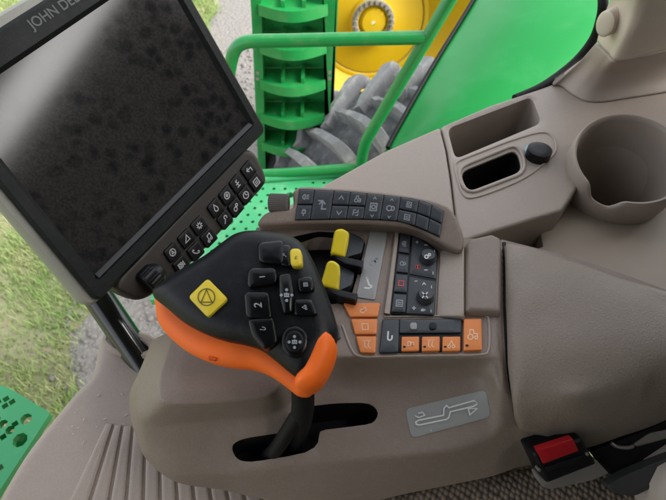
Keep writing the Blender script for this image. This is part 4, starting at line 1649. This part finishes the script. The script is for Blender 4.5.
tear = catmull([np.array(p, float) for p in [(455, 167), (459, 161), (480, 152.5), (510, 141), (535, 133.5), (548, 133.5), (555, 141), (555, 152), (546, 162), (526, 177), (500, 189), (472, 198), (463, 194), (458, 181)]], 5, True)
for lp, r_, grow_ in ((bin2, .0024, -3.5), (tear, .0016, 0)):
    mb = MB()
    big = inset2(lp, grow_)
    pts = [SS.at(x, y, .0002) for x, y in big]
    mb.add(*tube(pts + pts[:2], r_, 8, cap=False))
    mb.build('tray_rim', SILL, sill)
# black sheets added for the deep shade inside the small and large trays
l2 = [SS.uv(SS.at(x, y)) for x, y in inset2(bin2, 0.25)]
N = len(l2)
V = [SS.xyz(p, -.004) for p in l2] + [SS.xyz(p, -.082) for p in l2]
obj('tray_shade_lining', V, [(i, (i + 1) % N, N + (i + 1) % N, N + i) for i in range(N)] + [tuple(range(N, 2 * N))], RUBBER, sill, 40)
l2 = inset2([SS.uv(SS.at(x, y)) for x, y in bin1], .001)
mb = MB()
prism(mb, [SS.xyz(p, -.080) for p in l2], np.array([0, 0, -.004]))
mb.build('tray_shade_sheet', RUBBER, sill)
# socket cap
for nm, (cx, cy), rp, hh, mt in (('socket_ring', (536.5, 151), 11.5, .004, pbr('blue grey ring', (0.25, 0.38, 0.42), .35)), ('socket_cap', (540, 149.5), 12.2, .014, BLACK)):
    c = SS.at(cx, cy, hh)
    R_ = np.linalg.norm(SS.at(cx + rp, cy, hh) - c)
    px = [to_px(c + SS.u * R_ * math.cos(a_) + SS.v * R_ * math.sin(a_)) for a_ in np.linspace(0, 2 * math.pi, 28, endpoint=False)]
    mb = MB()
    plate(mb, SS, px, hh, bev_px=1.3, bev=.002, embed=.003)
    mb.build(nm, mt, sill)
# lower shelf behind the armrest
SL = plane_px((480, 240, -.065), (600, 240, -.065), (560, 220, -.065))
lo_ = slab('lower_shelf', [(420, 262), (430, 232), (540, 196), (600, 130), (800, 100), (800, 330), (600, 330), (480, 280)], [round_poly([(512, 238), (541, 231.5), (544, 246), (520, 252)], 2), [to_px((cc[0] + R0 * .84 * math.cos(a_) + .007, cc[1] + R0 * .84 * math.sin(a_) + .018, -.065)) for a_ in np.linspace(0, 2 * math.pi, 48, endpoint=False)]], pbr('shaded beige plastic', (0.35, 0.285, 0.225), .5, .4, 900, .06), sill, depth=.05, S=SL, hd=.14)
# cup holder
cup = thing('cup_holder', 'round brown plastic cup holder with a notched rim at right', 'cup holder', (cc[0], cc[1], -.12))
K = 96
cu_ = np.cross([0, 1.0, 0], CUPN)
cu_ /= np.linalg.norm(cu_)
cv_ = np.cross(CUPN, cu_)
CPN = Plane(CUPC, CUPC + cu_, CUPC + cv_)
q_ = CPN.at(604, 196) - CUPC
na = math.atan2(q_ @ cv_, q_ @ cu_)


def notch(a_):
    d_ = abs((a_ - na + math.pi) % (2 * math.pi) - math.pi)
    return .022 * (1 / (1 + math.exp((d_ - .26) / .04)))


prof = [(.95, -.10, 0), (.98, -.06, 0), (1.01, -.035, .0), (1.0, -.008, 1), (.985, -.003, 1), (.96, 0, 1), (.925, -.001, 1), (.90, -.006, 1), (.87, -.03, .4), (.76, -.10, 0), (.66, -.16, 0), (.3, -.162, 0)]
V, Fc = [], []
for r_, h_, nn in prof:
    for k in range(K):
        a_ = 2 * math.pi * k / K
        V.append(CUPC + (cu_ * math.cos(a_) + cv_ * math.sin(a_)) * R0 * r_ + CUPN * (h_ - notch(a_) * nn))
for i in range(len(prof) - 1):
    for k in range(K):
        Fc.append((i * K + k, i * K + (k + 1) % K, (i + 1) * K + (k + 1) % K, (i + 1) * K + k))
Fc.append(tuple(range((len(prof) - 1) * K, len(prof) * K)))
obj('cup_body', V, Fc, SILL, cup, 60)


# ------------------------------------------------------------------ window pillar trim and seal
def patch(name, rows, mat, parent, thick, nu=8, nv=8, rounded=0):
    R2 = [catmull(r_, nu) for r_ in rows]
    cols = [catmull([R2[i][k] for i in range(len(R2))], nv) for k in range(len(R2[0]))]
    A_, B_ = len(cols), len(cols[0])
    V = [p for c_ in cols for p in c_]
    Fc = []
    for i in range(A_ - 1):
        for j in range(B_ - 1):
            Fc.append((i * B_ + j, (i + 1) * B_ + j, (i + 1) * B_ + j + 1, i * B_ + j + 1))
    o = obj(name, V, Fc, mat, parent, 60)
    md = o.modifiers.new('thickness', 'SOLIDIFY')
    md.thickness = thick
    md.offset = -1
    bm = bmesh.new(); bm.from_mesh(o.data); bmesh.ops.recalc_face_normals(bm, faces=bm.faces)
    fc = bm.faces[:][len(bm.faces) // 2]
    if fc.normal.dot(Vector(CAM - BASE.get(parent.name, np.zeros(3))) - fc.calc_center_median()) < 0:
        bmesh.ops.reverse_faces(bm, faces=bm.faces)
    bm.to_mesh(o.data); bm.free()
    return o


pil = thing('pillar_trim', 'beige and brown window pillar trim with a round screw cap', 'pillar trim', P(620, 80, -.03))
patch('lower_trim', [[P(x, y, -.0285) for x, y in ((553, 85.5), (561, 86), (575, 96), (594, 102), (630, 98), (740, 80))],
                     [P(x, y, -.010) for x, y in ((566, 74), (573, 75.5), (585, 83), (604, 86.5), (640, 81.5), (740, 62))],
                     [P(x, y, .015) for x, y in ((581, 60), (587, 62.5), (597, 69), (611, 72), (645, 67), (740, 46))],
                     [P(x, y, .046) for x, y in ((596, 43), (601, 48), (607.5, 55), (616.5, 61.8), (650, 55.5), (740, 33))]], SILL, pil, .012)
patch('upper_trim', [[P(597, 41, .05), P(602, 47.5, .054), P(608, 53.5, .056), P(617, 60.5, .058), P(650, 54, .062), P(740, 32, .065)],
                     [P(602, 22, .075), P(608, 26, .085), P(618, 32, .095), P(628, 36, .10), P(655, 30, .105), P(740, 10, .11)],
                     [P(610, 0, .115), P(618, 0, .125), P(628, 4, .135), P(640, 6, .14), P(665, 0, .145), P(740, -20, .15)],
                     [P(620, -25, .16), P(630, -25, .17), P(640, -22, .18), P(652, -22, .185), P(680, -28, .19), P(740, -45, .2)]], BEIGE, pil, .012)
CPl = Plane(P(602, 30, .085), P(612, 30, .092), P(606, 15, .105))
cap = [(605.5 + 9.6 * math.cos(a_) * .98 + 2.0 * math.sin(a_), 23.5 - 13.5 * math.sin(a_) * 1.0) for a_ in np.linspace(0, 2 * math.pi, 30, endpoint=False)]
mb = MB()
plate(mb, CPl, cap, .010, bev_px=2.5, bev=.004, embed=.02, dome=.001)
mb.build('screw_cap', BEIGE, pil, 60)
seal = catmull([P(600, -30, .10), P(603, 0, .08), P(601, 18, .055), P(594, 38, .02), P(580, 57, -.01), P(562, 73, -.025), P(540, 88, -.034), P(515, 99, -.038)], 8)
mb = MB()
mb.add(*tube(seal, .007, 12))
tag(mb.build('window_seal', RUBBER), 'black rubber window seal curving down along the pillar', 'window seal')

# ------------------------------------------------------------------ fender
fen = thing('rear_fender', 'big glossy green fender outside the window', 'fender', P(500, 60, -.7))
patch('fender_panel', [[P(330, 230, -.62), P(430, 215, -.52), P(520, 200, -.46), P(640, 160, -.42)],
                       [P(392, 140, -.50), P(440, 128, -.42), P(530, 100, -.36), P(650, 80, -.34)],
                       [P(432, 68, -.42), P(490, 60, -.34), P(560, 50, -.30), P(660, 30, -.28)],
                       [P(478, -8, -.34), P(530, -8, -.27), P(600, -12, -.24), P(680, -20, -.22)],
                       [P(510, -70, -.28), P(560, -70, -.22), P(620, -75, -.2), P(690, -80, -.18)]], GREEN, fen, .02, 12, 10)
mb = MB()
mb.add(*tube(catmull([P(388, 148, -.50), P(392, 138, -.495), P(432, 67, -.415), P(477.5, -8, -.335), P(510, -70, -.275)], 10), .006, 10))
mb.build('fender_edge', RUBBER, fen)

# ------------------------------------------------------------------ handrail
hr = thing('handrail', 'green tubular handrail branching in front of the ladder', 'handrail', P(365, 165, -1.1))
Yh = 1.15
mb = MB()
mb.add(*tube(catmull([PY(228, 82, Yh), PY(231, 62, Yh), PY(235, 50, Yh), PY(242, 43.5, Yh), PY(256, 41, Yh), PY(290, 40.4, Yh), PY(350, 39, Yh), PY(424, 37.5, Yh)], 8), .0155, 16))
mb.build('upper_rail', GREENT, hr)
mb = MB()
mb.add(*tube(catmull([PY(490, -70, Yh), PY(453, -6, Yh), PY(427, 38, Yh), PY(400, 83, Yh), PY(374, 127, Yh), PY(366, 142, Yh), PY(362, 158, Yh), PY(361, 175, Yh), PY(362, 240, Yh)], 8), .0155, 16))
mb.build('diagonal_rail', GREENT, hr)
mb = MB()
mb.add(*tube([PY(225, 176, Yh), PY(290, 172.5, Yh), PY(362, 167, Yh)], .014, 16))
mb.build('lower_rail', GREENT, hr)

# ------------------------------------------------------------------ perforated walkway
wk = thing('walkway', 'pale green perforated walkway behind the console', 'walkway', P(280, 200, -.9))
WS = plane_px((240, 178, -.62), (340, 178, -.62), (280, 220, -.62))


def perforated(name, S, px, holes, mat, parent, s=.03, thick=.02):
    out2 = [S.uv(S.at(x, y)) for x, y in px]
    hol2 = holes
    v, f, loops, rim = sheet2(out2, hol2, s, 0)
    V = [S.xyz(q, 0) for q in v]
    Fc = list(f)
    for n_, l in enumerate(loops):
        k = len(V)
        ar = sum(v[l[i]][0] * v[l[(i + 1) % len(l)]][1] - v[l[(i + 1) % len(l)]][0] * v[l[i]][1] for i in range(len(l)))
        for i in l:
            V.append(S.xyz(v[i], -thick))
        for i in range(len(l)):
            j = (i + 1) % len(l)
            q = (l[i], k + i, k + j, l[j])
            if n_ == 0:
                Fc.append(q)
            else:
                Fc.append(q if ar < 0 else q[::-1])
    return obj(name, V, Fc, mat, parent, 30)


wpx = [(190, 178), (265, 178.5), (350, 172), (470, 165), (440, 300), (150, 300)]
wo = [WS.uv(WS.at(*p)) for p in wpx]
hl = []
cuv = WS.uv(WS.at(290, 195))
for i in range(-14, 15):
    for j in range(-10, 8):
        c = cuv + WS.uv(WS.o + np.array([i * .032 + (j % 2) * .016, j * .026, 0])) * 1.0
        if i % 5 == 0 and j % 4 == 0:
            rr = .012
        else:
            rr = .0052
        if inside(c, wo)[0] and poly_dist(c, wo)[0] > .03:
            hl.append([c + rr * np.array([math.cos(a_), math.sin(a_)]) for a_ in np.linspace(0, 6.2832, 9)[:-1]])
perforated('walkway_plate', WS, wpx, hl, GREENL, wk)
mb = MB()
mb.add(*tube([WS.at(180, 179, .006), WS.at(265, 179.5, .006), WS.at(350, 173, .006)], .01, 10))
mb.build('walkway_edge', GREENL, wk)
# dark box added below the walkway so the holes read dark
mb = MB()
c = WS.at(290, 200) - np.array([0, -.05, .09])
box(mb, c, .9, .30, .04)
mb.build('walkway_dark_backing', RUBBER, wk)

# lower left step
ls = thing('perforated_step', 'bright green perforated step at the bottom left corner', 'step', P(10, 440, -.5))
LS = plane_px((10, 390, -.36), (50, 412, -.36), (0, 480, -.36))
lp = round_poly([(-40, 372), (10, 388.5), (50.5, 413), (0, 490), (-30, 540), (-90, 500)], 3, 3)
lo2 = [LS.uv(LS.at(*p)) for p in lp]
hl = []
for x, y, r_ in ((6, 399, .006), (12, 402, .006), (5, 406, .006), (-2, 402, .006), (10, 430, .007), (3, 424, .007), (-4, 420, .007), (15, 424, .006), (3, 437, .006), (-6, 440, .006), (20, 440, .011), (-8, 456, .006), (0, 468, .006), (26, 419, .009)):
    c = LS.uv(LS.at(x, y))
    K_ = 5 if r_ < .0065 else 9
    hl.append([c + r_ * np.array([math.cos(a_ + .4), math.sin(a_ + .4)]) for a_ in np.linspace(0, 6.2832, K_)[:-1]])
perforated('step_plate', LS, lp, hl, GREENL, ls, .02, .012)
mb = MB()
c = LS.at(-30, 440) - np.array([0, 0, .05])
box(mb, c, .16, .05, .03)
mb.build('step_bracket', GREENT, ls)

# ------------------------------------------------------------------ ladder
lad = thing('boarding_ladder', 'green boarding ladder with five curved steps beside the yellow wheel', 'ladder', PY(292, 160, 1.75) - np.array([0, 0, .3]))
YL = 1.75
for xa, xb_ in ((252, 261), (325, 336)):
    mb = MB()
    t0, t1, b0_, b1_ = PY(xa - 3, -40, YL), PY(xb_ - (1 if xa < 300 else -2), -40, YL), PY(xa + 7, 185, YL), PY(xb_ + (5 if xa < 300 else -10), 185, YL)
    prism(mb, [t0, t1, b1_, b0_], np.array([0, .09, 0]))
    o = mb.build('side_rail', GREENT, lad)
    for yy in (73, 79):
        x = xa + 4.5 + (1 if xa < 300 else 0)
        mb = MB()
        c = PY(x, yy, YL - .004)
        u_ = [c + np.array([math.cos(a_), 0, math.sin(a_)]) * .007 for a_ in np.linspace(0, 6.283, 10)[:-1]]
        prism(mb, u_, np.array([0, .012, 0]))
        mb.build('bolt', STEEL, o)
xl, xr = 259, 328
for i, y in enumerate((12, 51, 88, 122, 150)):
    yl = YL
    z_ = PY(292, y, yl - .05)[2]
    a_, b_ = PY(xl + i * .8, y, yl), PY(xr - i * 1.2, y, yl)
    n = 10
    fr = []
    for k in range(n + 1):
        q = k / n
        p = a_ * (1 - q) + b_ * q
        fr.append(np.array([p[0], yl - .005 - .05 * math.sin(math.pi * q), z_]))
    bkp = [np.array([fr[-1][0], yl + .085, z_]), np.array([fr[0][0], yl + .085, z_])]
    mb = MB()
    prism(mb, fr + bkp, np.array([0, 0, -.008]))
    o = mb.build('step', GREENT, lad)
    mb = MB()
    V = []
    for p in fr:
        V += [p + [0, 0, .004], p + [0, -.004, -.032], p + [0, .008, -.032], p + [0, .010, .004]]
    Fc = []
    for k in range(n):
        for m_ in range(4):
            Fc.append((k * 4 + m_, k * 4 + (m_ + 1) % 4, (k + 1) * 4 + (m_ + 1) % 4, (k + 1) * 4 + m_))
    mb.add(V, Fc)
    mb.build('step_lip', GREENT, o)
    for q in (.36, .66):
        p = a_ * (1 - q) + b_ * q
        mb = MB()
        box(mb, (p[0], yl + .03, z_ + .012), .012, .10, .022)
        mb.build('step_cleat', GREENT, o)
mb = MB()
t0, t1, b1_, b0_ = PY(248, -40, YL + .095), PY(340, -40, YL + .095), PY(330, 185, YL + .095), PY(262, 185, YL + .095)
prism(mb, [t0, t1, b1_, b0_], np.array([0, .01, 0]))
mb.build('back_plate', GREEND, lad)

# ------------------------------------------------------------------ yellow wheel
YW = 2.6
wc = PY(373, 22, YW)
yw = thing('yellow_wheel', 'yellow dished wheel with a ring of bolts behind the ladder', 'wheel', (wc[0], YW, GZ))
pxm = np.linalg.norm(PY(374, 22, YW) - wc)


def lathe(prof, c, axis, K=96):
    axis = np.asarray(axis, float)
    axis /= np.linalg.norm(axis)
    u_ = np.cross(axis, [0, 0, 1.0])
    u_ /= np.linalg.norm(u_)
    w_ = np.cross(axis, u_)
    V, Fc = [], []
    for r_, h_ in prof:
        for k in range(K):
            a_ = 2 * math.pi * k / K
            V.append(c + axis * h_ + (u_ * math.cos(a_) + w_ * math.sin(a_)) * r_)
    for i in range(len(prof) - 1):
        for k in range(K):
            Fc.append((i * K + k, i * K + (k + 1) % K, (i + 1) * K + (k + 1) % K, (i + 1) * K + k))
    return V, Fc


AX = np.array([0.12, -1, 0.22])
AX /= np.linalg.norm(AX)
u = pxm
mb = MB()
mb.add(*lathe([(3 * u, -.01), (14 * u, -.01), (15 * u, .0), (22 * u, .0), (24 * u, -.02), (40 * u, -.05), (52 * u, -.055), (54 * u, -.06)], wc, AX))
mb.build('wheel_disc', YELW, yw, 40)
mb = MB()
mb.add(*lathe([(54.5 * u, -.10), (55.5 * u, -.052), (57 * u, -.05), (60 * u, -.055), (78 * u, .03), (92 * u, .10), (96 * u, .11), (98 * u, .10)], wc, AX))
mb.build('wheel_rim', YELW, yw, 40)
mb = MB()
mb.add(*lathe([(52 * u, -.10), (57 * u, -.058), (58 * u, -.10)], wc, AX))
mb.build('rim_groove', pbr('darker yellow paint', (0.35, 0.22, 0.01), .5), yw, 40)  # groove in a darker yellow than disc and rim
mb = MB()
mb.add(*lathe([(98 * u, .06), (101 * u, .10), (108 * u, .08), (113 * u, .0), (114 * u, -.3), (104 * u, -.45), (98 * u, -.4)], wc, AX))
mb.build('wheel_tyre', RUBBER, yw, 40)
uu = np.cross(AX, [0, 0, 1.0])
uu /= np.linalg.norm(uu)
ww = np.cross(AX, uu)
mb = MB()
mb.add(*lathe([(15.5 * u, .0), (16 * u, .004), (21 * u, .004), (21.6 * u, .0)], wc, AX))
mb.build('hub_ring', pbr('oily grey metal', (0.30, 0.27, 0.2), .5, .2, 60, .3), yw)
for k in range(22):
    a_ = 2 * math.pi * k / 22
    c = wc + (uu * math.cos(a_) + ww * math.sin(a_)) * 18.6 * u
    mb = MB()
    V, Fc = lathe([(0.01 * u, .03), (1.7 * u, .03), (2.0 * u, .022), (2.0 * u, .0)], c, AX, 6)
    mb.add(V, Fc)
    mb.build('wheel_bolt', STEEL, yw)
mb = MB()
mb.add(*lathe([(.01, .015), (11 * u, .012), (13 * u, .0), (14 * u, -.012)], wc, AX))
mb.build('hub_cap', YELW, yw)

# ------------------------------------------------------------------ grey tractor tyre under the fender
YT = 1.75
RT_ = 0.86
# silhouette runs from (268,168) to (412,84): choose centre below right
s0, s1 = PY(272, 166, YT), PY(408, 86, YT)
mid = (s0 + s1) / 2
ch = s1 - s0
ch2 = np.array([ch[0], ch[2]])
nrm = np.array([ch2[1], -ch2[0]])
nrm /= np.linalg.norm(nrm)
hh = math.sqrt(RT_ ** 2 - (np.linalg.norm(ch2) / 2) ** 2)
tc_ = np.array([mid[0] + nrm[0] * hh, YT, mid[2] + nrm[1] * hh])
print('tyre centre', tc_, 'bottom', tc_[2] - RT_, 'ground', GZ)
ty = thing('tractor_tyre', 'dusty grey tractor tyre with chunky worn lugs under the green fender', 'tyre', (tc_[0], YT - .2, tc_[2] - RT_))
WD = .46
AT = np.array([0, 1, 0])
prof = [(.40, -.02), (.44, .0), (.60, -.03), (.74, -.02), (.81, .03), (.838, .10), (.845, WD / 2), (.838, WD - .10), (.81, WD - .03), (.74, WD + .02), (.60, WD + .03), (.44, WD), (.40, WD + .02)]
mb = MB()
mb.add(*lathe([(r_ * RT_ / .89, h_ - WD * .55) for r_, h_ in prof], tc_, AT, 120))
mb.build('tyre_carcass', TYRE, ty, 50)
NL = 36
for k in range(NL):
    for side in (0, 1):
        th0 = 2 * math.pi * (k + .5 * side) / NL
        V = []
        sg = 10
        cs = ((-.052, 0), (-.040, .85), (-.033, 1), (.033, 1), (.040, .85), (.052, 0))
        wear = rng.uniform(.9, 1.05)
        for i in range(sg + 1):
            q = i / sg
            y_ = (-.015 + q * WD * .57) if side == 0 else (WD + .015 - q * WD * .57)
            th = th0 + .20 * q ** 1.2
            edge = min(1, q * 5)
            base = .79 + .045 * edge
            rise = (.042 + .030 * min(1, q * 6 + .3)) * wear * (1 if q < .9 else .8)
            for dth, hf in cs:
                w_ = dth * (.72 - .22 * q) * (1 + .08 * rng.uniform(-1, 1))
                an = th + w_
                r_ = (base + rise * hf) * RT_ / .89 * (1 + rng.uniform(-.003, .003))
                V.append(tc_ + np.array([math.cos(an) * r_, y_ - WD * .55 + rng.uniform(-.004, .004), math.sin(an) * r_]))
        n_ = len(cs)
        Fc = []
        for i in range(sg):
            for m_ in range(n_):
                Fc.append((i * n_ + m_, i * n_ + (m_ + 1) % n_, (i + 1) * n_ + (m_ + 1) % n_, (i + 1) * n_ + m_))
        Fc += [tuple(range(n_)), tuple(sg * n_ + m_ for m_ in range(n_))[::-1]]
        o = obj('tread_lug', V, Fc, LUGM, ty, 28)
        bm = bmesh.new(); bm.from_mesh(o.data); bmesh.ops.recalc_face_normals(bm, faces=bm.faces); bm.to_mesh(o.data); bm.free()

# ------------------------------------------------------------------ unseen cab shell, added to shade the console and edge the screen glare
CABM = pbr('unseen cab dark', (0.09, 0.082, 0.075), .8, .2, 300, .1)
cab = thing('cab_shade_shell', 'dark cab roof and walls added out of frame to shape the light on the console', 'cab', (.9, -.2, -.5))
mb = MB()
box(mb, (.05, -.18, 1.27), 1.75, 1.64, .06)
mb.build('roof', CABM, cab)  # added overhead to cut the top light on the interior
mb = MB()
box(mb, (.93, -.18, .235), .04, 1.64, 1.69)
mb.build('rear_glare_block', CABM, cab)  # added out of view; its top edge bounds the glare on the screen
mb = MB()
box(mb, (.05, -1.02, .37), 1.75, .04, 1.74)
mb.build('side_light_block', CABM, cab)  # solid wall added to block light from the open door side
mb = MB()
box(mb, (.82, .80, .74), .16, .10, 1.0)
mb.build('window_post', CABM, cab)
for y in (-.97, .61):
    mb = MB()
    box(mb, (.93, y, 1.13), .05, .06, .22)
    mb.build('rear_post', CABM, cab)
mb = MB()
box(mb, (.05, -.48, -.62), 1.7, 1.04, .04)
mb.build('floor_bounce_block', pbr('unseen floor brown', (0.12, 0.10, 0.085), .8, .4, 200, .15), cab)  # unseen floor added to cut green bounce from the grass
